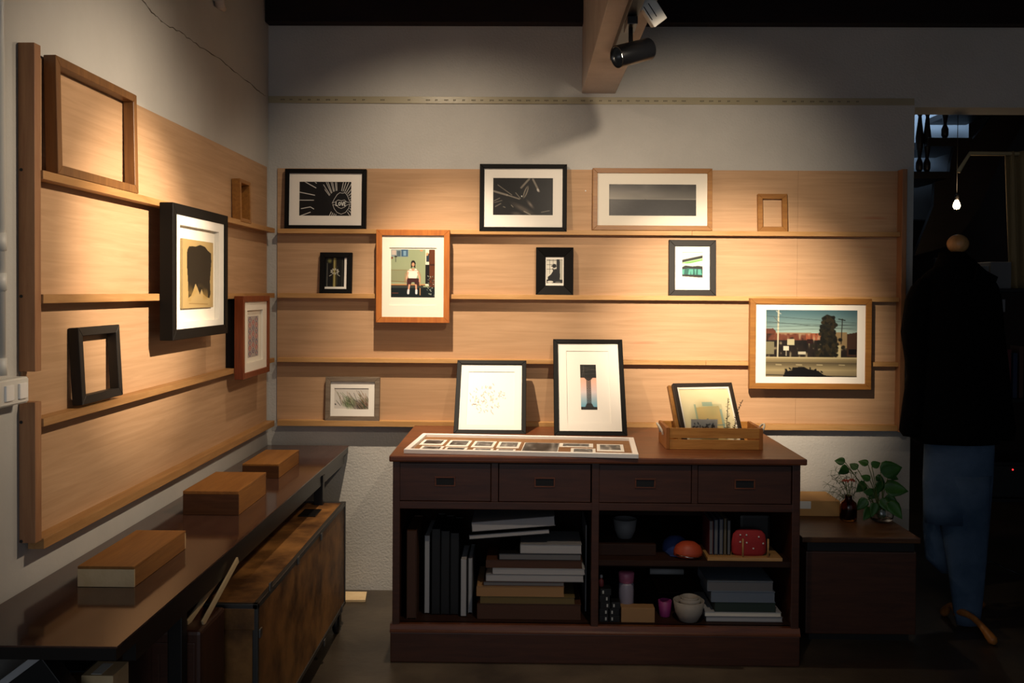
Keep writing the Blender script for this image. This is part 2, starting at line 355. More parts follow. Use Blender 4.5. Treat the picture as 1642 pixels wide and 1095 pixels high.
# ------------------------------------------------------------------ painted beam and the track lighting
zbm = at(960, 150, y=D).z
bx0, bx1 = at(933, 148, y=D).x, at(987, 151, y=D).x
mb = MB(); mb.box(bx0, bx1, -.2, D-.001, zbm, CEIL-.001, .004)
tag(mb.build('ceiling_beam', M['beam']), 'white painted timber ceiling beam running out from the wall above the frames', 'beam')
tx = at(990, 64, z=zbm-.02).x
mb = MB(); mb.box(tx-.004, tx+.036, 1.4, 3.62, zbm-.032, zbm, .002)
tag(mb.build('lighting_track', M['track']), 'black lighting track fixed under the white ceiling beam', 'lighting track')
def spot(name, label, mouth, aim, light, anchor=None, L=.135, R=.037, white=False, group=None):
    mouth = Vector(mouth); d = (Vector(aim)-mouth).normalized(); up = anchor if anchor is not None else mouth-d*L*.55+Vector((0, 0, .12))
    r = thing(name, label, 'spotlight', up, None, group)
    q = d.to_track_quat('Z', 'Y').to_matrix().to_4x4(); T = Matrix.Translation(mouth-d*L) @ q
    mb = MB(up)
    prof = [(R*.55, -.002), (R*.93, 0), (R, .005), (R, L-.001), (R*.985, L), (R*.9, L), (R*.86, L-.012), (R*.5, L-.04), (.002, L-.041)]
    mb.lathe(prof, n=40, m=T, cap=False); mb.lathe([(R*.55, -.0019), (.001, -.002)], n=40, m=T, cap=False)
    mb.build('lamp_body', M['lampblack'], r)
    mb = MB(up); mb.lathe([(R*.86, L-.0125), (R*.62, L-.034)], n=32, m=T, cap=False); mb.build('reflector', M['chrome'], r)
    mb = MB(up); mb.lathe([(R*.58, L-.036), (R*.4, L-.031), (.001, L-.029)], n=24, m=T, cap=False); mb.build('lens', M['lampglow'], r)
    mid = mouth-d*L*.42
    mb = MB(up); mb.tube([up, up+Vector((0, 0, -.02)), mid+Vector((0, 0, R*1.02)), mid+Vector((0, 0, R*.6))], .0075, 10); mb.build('stem', M['lampblack'], r)
    mb = MB(up); mb.box(up.x-.017, up.x+.017, up.y-.055, up.y+.055, up.z-.004, up.z+.022, .002); mb.build('track_adapter', M['lampblack'], r)
    for W_, c_, am_ in light[2]:
        dd_ = (Vector(am_)-mouth).normalized() if am_ else d; blend = 1
        li = bpy.data.lights.new('beam', 'SPOT'); li.energy = W_; li.color = WARM; li.spot_size = math.radians(c_); li.spot_blend = blend; li.shadow_soft_size = .016
        lo = bpy.data.objects.new('lamp_light', li); COL.objects.link(lo); lo.parent = r
        lo.location = (mouth+d*.006)-up; lo.rotation_euler = dd_.to_track_quat('-Z', 'Y').to_euler()
    return r
tz = zbm-.032
for k, lab in (('seen', 'black cylinder spotlight hanging under the white beam, its mouth turned left'), ('over_right', 'black track spotlight above the cabinet aimed at the right of the board'), ('over_left', 'black track spotlight aimed at the left wall board')):
    l = LAMPS[k]; m_ = Vector(l[0]); an = Vector((tx+.016, m_.y+.04, tz-.0245))
    spot('track_spotlight', lab, l[0], l[1], l, an)
l = LAMPS['over_girl']; spot('ceiling_spotlight', 'black spotlight hung from the ceiling above the framed girl photograph', l[0], l[1], l, Vector((l[0][0], l[0][1]+.05, CEIL-.022)), L=.12)
# white track head above the black spotlight
c0 = at(1045, 18, y=3.0)
r = thing('track_connector', 'white plastic track connector with dark slots above the black spotlight', 'track connector', c0)
Tm = Matrix.Translation(c0) @ Matrix.Rotation(math.radians(-38), 4, 'Y') @ Matrix.Rotation(math.radians(18), 4, 'X')
mb = MB(c0); mb.box(-.026, .026, -.02, .02, -.045, .05, .004, m=Tm); mb.build('connector_body', M['pvc'], r)
mb = MB(c0)
for k in (-1, 1): mb.box(-.012+k*.009, -.009+k*.009, -.0206, -.02, -.02, .03, m=Tm)
mb.build('slot', M['dark'], r)
mb = MB(c0); mb.box(-.055, -.024, -.014, .014, .0, .05, .003, m=Tm @ Matrix.Rotation(.7, 4, 'Y')); mb.build('side_tab', M['pvc'], r)
# stub of old pipe in the upper left
p0 = at(338, -10, x=XL); p1 = at(352, 8, x=XL+.02)
mb = MB(p0); mb.tube([p0, p0+Vector((.03, .02, -.01)), p1, p1+Vector((.0, .05, .0))], [.02, .024, .018, .012], 10)
tag(mb.build('pipe_stub', M['beam']), 'crumbling painted pipe stub high on the left wall', 'pipe')

# ------------------------------------------------------------------ display boards
LZ = []   # ledge (top, bottom)
for u, v0, v1 in ((1000, 369.6, 376.9), (1000, 473.6, 481.2), (900, 577, 583.8), (880, 677.5, 686.5)):
    LZ.append((at(u, v0, y=FACE).z, at(u, v1, y=FACE).z))
PZ1 = at(1000, 272.6, y=D).z; PZ0 = LZ[3][0]-.004
PX0, PX1, SEAM = at(445, 480, y=D).x, 1.744, at(1278, 400, y=D).x
rb = thing('picture_ledge_board', 'long plywood display board with four picture ledges on the back wall', 'display board', ((PX0+PX1)/2, D, LZ[3][1]))
o3 = rb.location
for a, b_ in ((PX0, SEAM-.0004), (SEAM+.0004, PX1)):
    mb = MB(o3); mb.box(a, b_, D-PT, D, PZ0, PZ1); mb.build('plywood_sheet', M['ply'], rb)
JO = [at(1110, 376, y=FACE).x, 9, at(1132, 580, y=FACE).x, 9]
for k, (zt, zb_) in enumerate(LZ):
    segs = [(PX0+.012, min(JO[k], 1.735)-.0005)] + ([(JO[k]+.0005, 1.742)] if JO[k] < 2 else [])
    if JO[k] > 2: segs = [(PX0+.012, 1.742)]
    for a, b_ in segs:
        mb = MB(o3); mb.box(a, b_, FACE, D-PT, zb_, zt, .0012); mb.build('ledge', M['pine_x'], rb)
mb = MB(o3); mb.box(1.7425, 1.765, D-.062, D-.0005, LZ[3][1]-.003, at(1440, 271, y=D-.06).z, .0015); mb.build('end_post', M['pine_z'], rb)
mb = MB(o3)
hp = at(939, 306, y=D-PT); mb.lathe([(.0035, 0), (.003, .002), (.001, .003)], n=10, m=Matrix.Translation(hp) @ Matrix.Rotation(PI/2, 4, 'X')); mb.build('pin_head', M['white'], rb)
# left board
LF = XL+LED
yl0 = 2.238; yl1 = at(427.6, 480, x=XL+PT).y; yl2 = at(440.5, 480, x=LF).y
rl = thing('picture_ledge_board', 'plywood display board with four picture ledges on the left wall', 'display board', (XL, (yl0+yl1)/2, LZ[3][1]))
o3 = rl.location
mb = MB(o3); mb.box(XL, XL+PT, yl0-.02, yl1, PZ0, PZ1); mb.build('plywood_sheet', M['ply_y'], rl)
for zt, zb_ in LZ:
    mb = MB(o3); mb.box(XL+PT, LF, yl0, yl2, zb_, zt, .0012); mb.build('ledge', M['pine_y'], rl)
for v0, v1 in ((62, 598), (648, 878)):
    z0, z1 = at(36, v1, x=-1.195).z, at(36, v0, x=-1.195).z
    mb = MB(o3); mb.box(XL+.001, -1.184, yl0-.030, yl0-.0005, z0, z1, .0015); po = mb.build('end_post', M['pine_z'], rl)
    for vv in ((272, 475) if v0 < 100 else (677, 868)):
        mb = MB(o3); p = at(34, vv, y=yl0-.030); mb.lathe([(.004, 0), (.004, .0008), (.0035, .001)], n=12, m=Matrix.Translation(p) @ Matrix.Rotation(PI/2, 4, 'X'))
        mb.build('screw_hole', M['dark'], po)

# ------------------------------------------------------------------ conduit and switch on the far left
cx, cyy = XL+.03, 2.06
def yat(u, x): return at(u, 500, x=x).y
cy0 = yat(2, XL+.02)
mb = MB((cx, cy0, 1.2)); mb.tube([(XL+.016, cy0, at(2, 600, x=XL+.02).z), (XL+.016, cy0, CEIL-.01)], .0125, 14)
for vz in (388, 452, 588): 
    zz = at(4, vz, x=XL+.02).z; mb.tube([(XL+.016, cy0, zz-.02), (XL+.016, cy0, zz+.02)], .0155, 14)
tag(mb.build('conduit_pipe', M['pvc']), 'white plastic conduit pipe rising on the left wall above the switch', 'pipe')
sx = -1.19
sy0, sy1 = at(-25, 620, x=sx).y, at(46, 620, x=sx).y
sz1, sz0 = at(46, 603, x=sx).z, at(46, 645, x=sx).z
rs = thing('light_switch', 'white surface light switch box with two rockers at the left edge', 'light switch', (XL, (sy0+sy1)/2, sz0))
mb = MB(rs.location); mb.box(XL+.0005, sx, sy0, min(sy1, yl0-.05), sz0, sz1, .004); mb.box(sx-.001, sx+.003, sy0+.004, min(sy1, yl0-.05)-.004, sz0+.004, sz1-.004, .001); mb.build('switch_box', M['pvc'], rs)
for u0, u1 in ((5, 18), (27, 40)):
    y0, y1 = at(u0, 630, x=sx).y, at(u1, 630, x=sx).y; zc_ = (at(u0, 630, x=sx).z+sz0+sz1)/3*1.0; zc_ = (sz0+sz1)/2
    mb = MB(rs.location); mb.box(sx+.002, sx+.008, y0, y1, zc_-.018, zc_+.018, .0015); mb.build('rocker', M['white'], rs)

# ================================================================== PICTURES
def art_love():
    a = Art(225, 150, (.09, .085, .08)); c = (.84, .83, .81)
    for p, q in (((.10, .01), (.33, .20)), ((.28, 0), (.33, .06)), ((0, .31), (.37, .42)), ((0, .54), (.28, .54)), ((.05, .78), (.22, .73)), ((.04, .98), (.22, .88)), ((.22, .73), (.30, .80))): a.line(p, q, .022, c)
    for k in range(13):
        th = -2.62+k*.085; 
        for off in (0,): 
            a.line((.74+.20*math.cos(th), .60+.34*math.sin(th)), (.74+.36*math.cos(th), .60+.78*math.sin(th)), .018, c, .95 if k % 3 else 0)
    for k in range(14):
        th = -1.25+k*.15; a.line((.74+.20*math.cos(th), .60+.34*math.sin(th)), (.74+.38*math.cos(th), .60+.80*math.sin(th)), .018, c)
    for k in range(4):
        th = 2.25-k*.16; a.line((.74+.20*math.cos(th), .60+.34*math.sin(th)), (.74+.34*math.cos(th), .60+.7*math.sin(th)), .018, c)
    a.ell(.40, .34, .10, .22, (.07, .06, .06)).poly([(.30, 1), (.28, .62), (.36, .45), (.52, .50), (.60, .75), (.56, 1)], (.07, .06, .06))
    o = [(.63, .62), (.67, .50), (.72, .38), (.77, .325), (.82, .34), (.87, .325), (.91, .40), (.95, .54), (.98, .60), (.91, .59), (.86, .53), (.80, .55), (.74, .53), (.69, .58), (.63, .62)]
    i = [(.64, .66), (.70, .67), (.75, .74), (.80, .77), (.86, .73), (.91, .67), (.96, .64), (.94, .76), (.88, .88), (.80, .93), (.72, .88), (.67, .78), (.64, .66)]
    d = (.05, .05, .05)
    a.ell(.80, .62, .19, .36, d, 0, 4).poly(o, d).poly(i, d).pline(o, .013, c).pline(i, .013, c)
    w_ = (.97, .97, .95)    # the word in the mouth
    a.poly([(.685, .575), (.90, .565), (.90, .70), (.685, .71)], d)
    a.pline([(.70, .585), (.70, .69), (.735, .69)], .019, w_)
    a.ell(.768, .64, .026, .056, w_).ell(.768, .64, .014, .036, d)
    a.pline([(.802, .585), (.822, .69), (.842, .585)], .019, w_)
    a.pline([(.89, .585), (.857, .585), (.857, .69), (.89, .69)], .018, w_).line((.857, .637), (.884, .637), .016, w_)
    return a
def art_leafs():
    a = Art(140, 90, (.05, .045, .04)); n = a.noise(8, 6, 3); a.mix(n*.12, (.4, .37, .34))
    a.ell(.5, .82, .28, .10, (.35, .32, .29), .5, 1.4); a.ell(.62, .7, .12, .06, (.5, .46, .42), .9, 1.2); a.ell(.4, .95, .12, .08, (.3, .28, .26), .2, 1.5)
    c = (.62, .59, .54)
    for p, q, wd in (((.02, .36), (.24, .46), .05), ((.24, .46), (.44, .56), .035), ((.09, .2), (.32, .46), .02), ((.47, .27), (.60, .04), .05), ((.66, .05), (.76, .36), .05), ((.02, .62), (.12, .54), .018), ((.0, .67), (.16, .60), .014), ((.05, .76), (.14, .68), .02), ((.31, .72), (.34, .77), .02), ((.18, .76), (.21, .78), .02), ((.52, .88), (.62, .96), .03), ((.8, .9), (.93, .86), .02), ((.38, .4), (.46, .55), .02)): a.line(p, q, wd, c, .8)
    a.ell(.545, .38, .035, .20, (.55, .52, .47), .35, 3); a.ell(.545, .38, .012, .16, (.12, .11, .1), .35, 3); a.ell(.74, .33, .02, .05, (.85, .83, .8), -.3, 3, .7)
    a.ell(.48, .49, .012, .03, (.95, .95, .93)); return a
def art_sea():
    a = Art(150, 54); a.vgrad(0, (.30, .29, .28), .25, (.52, .50, .47)); a.vgrad(.25, (.52, .50, .47), .47, (.62, .60, .56)); a.vgrad(.47, (.30, .29, .28), 1, (.14, .13, .13))
    n = a.noise(7, 8, 5); m = (a.y < .47); a.mix(m*(n-.4)*.9*(1-a.x*.5), (.72, .70, .66)); a.mix(m*a.x*.45, (.12, .12, .12)); n = a.noise(30, 30, 6); a.mix((a.y > .49)*(n-.5)*.25, (.5, .5, .48)); a.mix((a.y > .49)*a.x*.5, (.08, .08, .08))
    a.rect(0, .465, 1, .49, (.75, .73, .68), .6).ell(.42, .475, .006, .01, (.1, .1, .1)); a.mix((a.y > .5)*np.clip(1-a.x*3, 0, 1)*.5, (.5, .49, .47)); return a
def art_girl():
    a = Art(110, 120, (.60, .64, .52)); a.mix(a.noise(6, 6, 9)*.15, (.75, .74, .62))
    a.rect(0, 0, .40, .16, (.55, .60, .60)).rect(.02, .02, .12, .12, (.75, .70, .66)).rect(.14, .03, .22, .15, (.35, .42, .45)).rect(.24, 0, .38, .15, (.28, .40, .50)).rect(.28, .03, .35, .13, (.5, .62, .7)).rect(.0, .16, .05, .2, (.5, .3, .2))
    a.line((.11, .14), (.11, .26), .01, (.2, .2, .2)).ell(.11, .15, .04, .02, (.2, .2, .2))
    a.rect(.66, 0, .72, .04, (.85, .6, .45))
    a.rect(.78, 0, .86, .75, (.88, .86, .78)).rect(.86, 0, 1, .8, (.42, .24, .14)).rect(.80, .08, .86, .26, (.2, .25, .3)).ell(.82, .1, .03, .04, (.85, .65, .5)).rect(.78, .32, .87, .72, (.12, .1, .1)).rect(.88, .3, 1, .34, (.3, .16, .1))
    for k in range(15): x = .02+k*.024; a.line((x, .43), (x, .68), .008, (.50, .48, .36))
    a.line((0, .43), (.36, .43), .012, (.55, .5, .36)).line((0, .66), (.36, .68), .012, (.5, .42, .3))
    a.rect(0, .72, .78, .745, (.75, .60, .42)).rect(0, .745, .78, .76, (.35, .22, .15)).rect(0, .78, 1, 1, (.08, .13, .14)); a.rect(.655, .74, .675, .95, (.72, .58, .42))
    a.rect(0, .76, .74, .80, (.25, .28, .26)).rect(.03, .90, .17, .92, (.4, .25, .2))
    for k in range(40):
        x, y = random.uniform(.82, 1), random.uniform(.55, .95); a.ell(x, y, .012, .025, random.choice(((.55, .6, .55), (.08, .12, .12), (.8, .82, .75), (.2, .28, .28))), random.random()*3)
    # seated girl
    a.ell(.505, .29, .055, .065, (.12, .09, .08)).poly([(.45, .28), (.46, .40), (.49, .36), (.52, .36), (.555, .40), (.56, .28)], (.12, .09, .08)).ell(.505, .315, .036, .048, (.80, .62, .50)).ell(.505, .345, .014, .006, (.7, .3, .28))
    a.poly([(.37, .46), (.44, .40), (.57, .40), (.62, .46), (.60, .55), (.57, .62), (.42, .62), (.39, .55)], (.90, .88, .83)).poly([(.45, .4), (.5, .45), (.56, .4)], (.8, .62, .5))
    a.pline([(.39, .48), (.36, .60), (.38, .70)], .03, (.82, .64, .54)).pline([(.61, .48), (.66, .60), (.64, .70)], .03, (.82, .64, .54)); a.pline([(.32, .70), (.33, .52), (.38, .44), (.62, .44), (.67, .52), (.67, .7)], .008, (.75, .5, .35))
    a.poly([(.37, .60), (.63, .60), (.65, .74), (.56, .75), (.53, .68), (.48, .68), (.44, .75), (.36, .74)], (.30, .17, .17))
    a.line((.42, .74), (.40, .86), .035, (.82, .64, .54)).line((.57, .74), (.58, .86), .035, (.82, .64, .54)); a.line((.40, .85), (.395, .91), .045, (.85, .85, .86)).line((.58, .85), (.58, .91), .045, (.85, .85, .86)); return a
def art_flowerboy():
    a = Art(60, 95, (.04, .04, .035)); a.mix(a.noise(5, 8, 2)*.25, (.25, .26, .16)); a.ell(.25, .12, .15, .12, (.5, .5, .32), 0, 1.5); a.rect(.42, 0, .56, 1, (.55, .50, .30), .8).rect(.47, 0, .50, 1, (.78, .74, .5))
    a.line((.62, .3), (.62, .9), .015, (.5, .5, .4), .6).line((.14, .2), (.14, 1), .012, (.6, .6, .55)).line((.86, .1), (.86, .98), .01, (.4, .4, .36)); a.line((.15, .97), (.9, .97), .014, (.7, .7, .65))
    for k in range(9): th = k*.7; a.ell(.5+.16*math.cos(th), .47+.07*math.sin(th), .07, .03, (.72, .71, .66), th)
    a.line((.35, .58), (.25, .62), .02, (.8, .8, .76)).line((.62, .56), (.74, .62), .02, (.75, .75, .7)); return a
def art_silhouette():
    a = Art(70, 100, (.84, .83, .78)); 
    for x in (.22, .42, .62): a.line((x, 0), (x, .6), .012, (.15, .15, .15))
    for y in (.08, .24, .42): a.line((0, y), (.62, y), .012, (.15, .15, .15))
    a.rect(.62, 0, .78, 1, (.12, .12, .12)).rect(.78, 0, 1, 1, (.72, .71, .66)).rect(.72, .1, .80, .95, (.08, .08, .08))
    k = (.05, .05, .05); a.ell(.48, .29, .12, .085, k).line((.32, .30), (.60, .30), .03, k).poly([(.38, .36), (.46, .44), (.62, .40), (.74, .46), (.82, .62), (.80, .82), (.4, .86), (.12, .84), (.12, .72), (.3, .62), (.4, .5)], k).rect(0, .83, 1, 1, (.12, .12, .12)).ell(.25, .92, .2, .05, (.8, .79, .75)).ell(.7, .93, .2, .03, (.45, .45, .43)); return a
def art_green():
    a = Art(80, 105, (.86, .85, .80)); a.poly([(0, .32), (1, .14), (1, .24), (0, .42)], (.10, .12, .10)); a.poly([(0, .42), (1, .24), (1, .32), (.5, .42), (0, .46)], (.68, .84, .62)).poly([(.1, .42), (1, .28), (1, .33), (.3, .46)], (.45, .68, .36))
    a.poly([(0, .47), (.6, .42), (1, .35), (1, .55), (0, .56)], (.80, .90, .78)); a.poly([(0, .60), (.18, .52), (.5, .55), (.8, .53), (1, .56), (1, .92), (0, .88)], (.07, .12, .11)); a.poly([(.05, .68), (.3, .62), (1, .66), (1, .88), (.05, .84)], (.10, .40, .36))
    n = a.noise(14, 3, 4); a.mix(((a.y > .66) & (a.y < .86))*(n > .5)*.7, (.45, .75, .68)); a.poly([(0, .87), (1, .92), (1, .97), (0, .92)], (.15, .14, .13)); a.mix((a.y > .95)*.25, (.6, .58, .5)); return a
def art_street():
    a = Art(170, 126); a.vgrad(0, (.30, .43, .47), .36, (.66, .74, .70)); a.mix(((a.x-.5)**2)*.8, (.2, .28, .32))
    a.poly([(0, .29), (.09, .28), (.12, .33), (.12, .5), (0, .5)], (.42, .25, .19)); a.rect(.10, .35, .62, .45, (.45, .27, .20)); a.rect(.44, .35, .62, .45, (.60, .36, .26)).rect(.12, .345, .5, .36, (.6, .5, .4))
    a.rect(0, .45, 1, .70, (.16, .13, .11)); n = a.noise(40, 14, 8); a.mix(((a.y > .36) & (a.y < .70))*np.clip((n-.62)*3, 0, 1)*.8, (.72, .68, .56)); a.mix(((a.y > .36) & (a.y < .70))*np.clip((.4-n)*3, 0, 1)*.7, (.07, .06, .05))
    a.rect(.24, .44, .32, .52, (.72, .70, .58)).rect(.45, .44, .52, .5, (.2, .1, .08)).rect(0, .48, .1, .66, (.5, .48, .38)).rect(.74, .33, .88, .56, (.55, .48, .36)).rect(.74, .52, .82, .70, (.70, .66, .52)).poly([(.88, .36), (1, .33), (1, .68), (.88, .68)], (.28, .20, .15)).rect(.9, .58, .98, .66, (.06, .05, .05))
    a.rect(.20, .54, .26, .6, (.8, .78, .7)).line((.23, .6), (.23, .68), .01, (.8, .78, .7)).line((.66, .6), (.66, .69), .02, (.85, .83, .75)).rect(.36, .62, .44, .66, (.75, .73, .65))
    for k in range(260):
        x = random.gauss(.685, .045); y = random.uniform(.1, .68); sc = (.03+.05*(y-.05)); x = .685+(x-.685)*(.4+1.7*y); a.ell(x, y, .022+.01*y, .03, random.choice(((.10, .10, .07), (.16, .15, .10), (.22, .19, .12))), random.random()*3)
    a.line((.145, .02), (.138, .70), .02, (.78, .76, .66)).line((.09, .11), (.15, .2), .008, (.4, .4, .38)).line((.12, .03), (.17, .07), .008, (.8, .8, .75)).line((.83, .14), (.82, .5), .012, (.12, .1, .08)).line((.79, .14), (.86, .16), .012, (.1, .1, .08))
    for y0, y1 in ((.10, .2), (.2, .24), (.26, .22), (.18, .30), (.31, .27)): a.line((0, y0), (1, y1), .004, (.15, .18, .18), .7)
    a.vgrad(.70, (.64, .59, .45), .80, (.42, .38, .29)); a.vgrad(.80, (.42, .38, .29), .9, (.66, .61, .47)); a.vgrad(.9, (.6, .55, .43), 1, (.5, .46, .36)); a.line((0, .705), (1, .715), .015, (.72, .68, .55)).line((0, .78), (1, .79), .006, (.25, .22, .17))
    for x in (.12, .34, .56, .8): a.line((x, .81), (x+.06, .812), .008, (.8, .76, .62))
    a.line((0, .96), (1, .98), .012, (.2, .18, .15)); k = (.045, .04, .04)
    a.poly([(.20, .98), (.22, .91), (.30, .89), (.30, .85), (.42, .84), (.48, .88), (.58, .90), (.64, .96), (.74, .985), (.76, 1), (.2, 1)], k)
    for _ in range(40): a.ell(random.uniform(.22, .66), random.uniform(.86, .98), .02, .014, k, random.random()*3)
    return a
def art_grass():
    a = Art(100, 64, (.82, .80, .77)); a.ell(.45, .7, .25, .35, (.45, .50, .36), .3, 1.3, .9).ell(.8, .8, .3, .35, (.35, .30, .26), 0, 1.4, .9).ell(.3, .95, .2, .12, (.82, .8, .77), 0, 2)
    R = random.Random(3)
    for k in range(90):
        x = R.uniform(.15, 1); y = R.uniform(.45, 1.0)
        if x < .35 and y > .85: continue
        c = R.choice(((.30, .38, .22), (.55, .38, .25), (.18, .16, .13), (.62, .55, .45), (.40, .48, .32), (.75, .72, .66))); l = R.uniform(.1, .4); a.line((x, y), (x-.02-R.uniform(0, .16), y-l), .014, c, .9)
    a.ell(.06, .75, .02, .05, (.2, .2, .2), -.6); return a
def art_sketch():
    a = Art(100, 110, (.90, .885, .85)); R = random.Random(11)
    for k in range(85):
        th = R.uniform(0, 2*PI); r = R.uniform(.05, .36); x = .45+r*math.cos(th)*1.05; y = .52+r*math.sin(th)*.75
        a.line((x, y), (x+R.uniform(-.035, .035), y+R.uniform(-.04, .04)), .010, R.choice(((.52, .44, .40), (.32, .30, .27), (.62, .42, .38), (.48, .50, .36))), .8)
    a.ell(.48, .31, .045, .04, (.72, .50, .48), 0, 2, .6).ell(.17, .62, .04, .01, (.2, .18, .16), 0, 3, .8); return a
def art_tower():
    a = Art(46, 120); a.vgrad(0, (.10, .10, .09), .30, (.13, .12, .11)); a.vgrad(.30, (.92, .72, .62), .62, (.85, .80, .80)); a.vgrad(.62, (.85, .80, .80), .93, (.45, .66, .74)); a.rect(0, .93, 1, 1, (.10, .09, .08))
    for y0, y1 in ((.05, .13), (.10, .04), (.15, .12), (.22, .2)): a.line((0, y0), (1, y1), .005, (.45, .43, .4), .7)
    a.line((.22, 0), (.24, .28), .005, (.5, .48, .45), .8).pline([(.1, .28), (.22, .12), (.9, .1)], .005, (.4, .38, .35))
    k = (.12, .10, .09); a.line((.40, .30), (.40, .92), .014, k).line((.62, .30), (.62, .92), .014, k).line((.51, .3), (.51, .92), .008, k)
    for i in range(16): y = .31+i*.038; a.line((.40, y), (.62, y+.038), .007, k).line((.62, y), (.40, y+.038), .007, k).line((.40, y), (.62, y), .006, k)
    a.poly([(.26, .30), (.76, .30), (.62, .36), (.40, .36)], k, .8); a.poly([(.36, .86), (.66, .86), (.78, .93), (.26, .93)], k, .8); return a
def art_burn():
    a = Art(90, 160, (.70, .61, .43)); a.mix(a.noise(6, 10, 3)*.4, (.78, .68, .48)); n = a.noise(9, 12, 12)
    a.poly([(.14, .16), (.20, .10), (.42, .09), (.55, .06), (.72, .08), (.80, .13), (.92, .17), (.93, .30), (.88, .60), (.90, .80), (.86, .86), (.76, .84), (.66, .80), (.60, .72), (.54, .80), (.46, .70), (.40, .64), (.33, .74), (.26, .82), (.18, .85), (.16, .60), (.13, .35)], (.15, .125, .08))
    a.mix(((a.y > .62) & (a.y < .9) & (a.x > .16) & (a.x < .9))*np.clip((n-.55)*4, 0, 1)*.7*np.clip((a.y-.62)*5, 0, 1), (.66, .55, .32)); a.line((.2, .93), (.8, .95), .01, (.55, .44, .26)); return a
def art_weave():
    a = Art(60, 110, (.72, .68, .66)); rd, bl = (.66, .25, .27), (.27, .27, .45)
    for j in range(7):
        for i in range(3):
            x = .2+i*.3; y = .09+j*.137
            if (i+j) % 2 == 0 or True:
                yy = y+(.068 if i == 1 else 0)
                if yy > .96: continue
                c = rd if (i+j) % 2 else bl
                for sc, cc in ((1, c), (.62, (.85, .80, .76)), (.36, c if j % 2 else rd)):
                    a.poly([(x-.14*sc, yy), (x, yy-.075*sc), (x+.14*sc, yy), (x, yy+.075*sc)], cc)
    return a
def art_cyano():
    a = Art(110, 130, (.88, .84, .70)); a.mix(a.noise(7, 9, 6)*.25, (.80, .74, .55)); a.ell(.5, .62, .40, .46, (.58, .56, .38), 0, 1.3, .75); a.poly([(.28, .36), (.74, .34), (.76, 1), (.28, 1)], (.74, .66, .46), .9)
    a.mix(((a.x > .24) & (a.x < .80) & (a.y > .30) & (a.y < 1))*np.clip(a.noise(5, 6, 21)-.45, 0, 1)*.9, (.55, .58, .46)); a.rect(.25, .3, .29, .95, (.45, .58, .55), .5).rect(.42, .26, .62, .34, (.50, .62, .58), .6).rect(.74, .4, .78, .95, (.45, .60, .62), .5)
    b_ = (.10, .30, .42); a.poly([(.42, .60), (.48, .57), (.47, .66), (.50, .72), (.43, .72)], b_, .9).poly([(.53, .62), (.61, .60), (.58, .68), (.61, .76), (.53, .77)], b_, .95).line((.6, .70), (.78, .70), .012, (.35, .52, .55)); return a
def art_bw(seed, n=6):
    a = Art(40, 26, (.45, .43, .42)); a.mix(a.noise(n, 4, seed), (.15, .14, .13)); a.mix(np.clip(a.noise(n, 3, seed+50)-.5, 0, 1)*1.5, (.82, .81, .78)); return a

def put(name, label, quad, ybot, ytop, b, d, mat, art=None, win=None, img=None, wall='back', **k):
    W, H, loc, lean, yaw = wall_frame(quad, ybot, ytop, wall)
    Mx = Matrix.Translation(loc) @ (Matrix.Rotation(yaw, 4, 'Z') @ Matrix.Rotation(-lean, 4, 'X')); Mi = Mx.inverted()
    def mar(px, depth):
        o_ = Mi @ EYE; res = []
        for u, v in ((px[0], px[1]), (px[2], px[3])):
            d_ = Mi.to_3x3() @ ray(u, v); t = (depth-o_.y)/d_.y; q = o_+d_*t; res.append(q)
        return (res[0].x+W/2, W/2-res[1].x, res[1].z, H-res[0].z)
    rec = k.get('rec', .008)+k.get('slope', 0)
    return frame(name, label, W, H, b, d, mat, loc, lean, yaw, art, mar(win, rec) if win else None, img=mar(img, rec+.003) if img else None, **k)

G = 'framed pictures on the back wall ledges'
fb = FACE+.002
def top(d): return D-PT-d-.001
put('picture_frame', 'black frame with wide cream mat around a dark photo of glowing lips reading LOVE', ((455.2, 367.5), (586.4, 368.5), (457.2, 270.7), (587.4, 270.7)), fb, top(.024), .0205, .024, 'black', art_love(), (480.3, 291.2, 562.7, 346.1), group=G)
put('picture_frame', 'small black frame with a dim dark photo on the second ledge near the corner', ((512, 471), (563.8, 471.4), (512.8, 404.4), (564.3, 405)), fb, top(.02), .024, .02, 'black', art_flowerboy(), (521.5, 413, 551.6, 460), matm='matw', group=G)
put('picture_frame', 'orange-brown wooden frame with a colour photo of a seated girl in white shirt', ((603.2, 517.2), (720, 517.8), (602.7, 368.5), (721.4, 368)), D-.088, D-.086, .027, .034, 'teak', art_girl(), (624.5, 397, 699.5, 490), img=(627.2, 399.8, 697, 477), matm='mat', group=G)
put('picture_frame', 'black frame with a dark photo of pale curling leaves above the ledge centre', ((768.8, 370.6), (908.9, 371.4), (769.2, 263.1), (909.3, 262.9)), FACE-.002, top(.026), .0205, .026, 'black', art_leafs(), (791, 285.2, 886.4, 345.1), group=G)
put('picture_frame', 'wide brown wooden frame with a panoramic grey seascape on the top ledge', ((950.1, 368.6), (1142.9, 370), (950.7, 269.1), (1141.8, 270.4)), fb, top(.024), .0225, .024, 'oak', art_sea(), (976.8, 295.3, 1116.3, 346.3), matm='mat', group=G)
put('picture_frame', 'small black frame with broad sloping moulding around a silhouette of a person in a hat', ((859.7, 472.8), (919.4, 473.2), (859.3, 396.4), (919.6, 396.6)), fb, top(.03), .045, .03, 'black', art_silhouette(), (876.6, 415.7, 902, 454), slope=.012, rec=.004, group=G)
put('picture_frame', 'black frame with white mat around a small green and black abstract picture', ((1072.8, 474.2), (1148.7, 474.8), (1072.8, 384.4), (1148.2, 384.8)), fb, top(.024), .029, .024, 'blackw', art_green(), (1093.9, 404.1, 1126.8, 445.3), group=G)
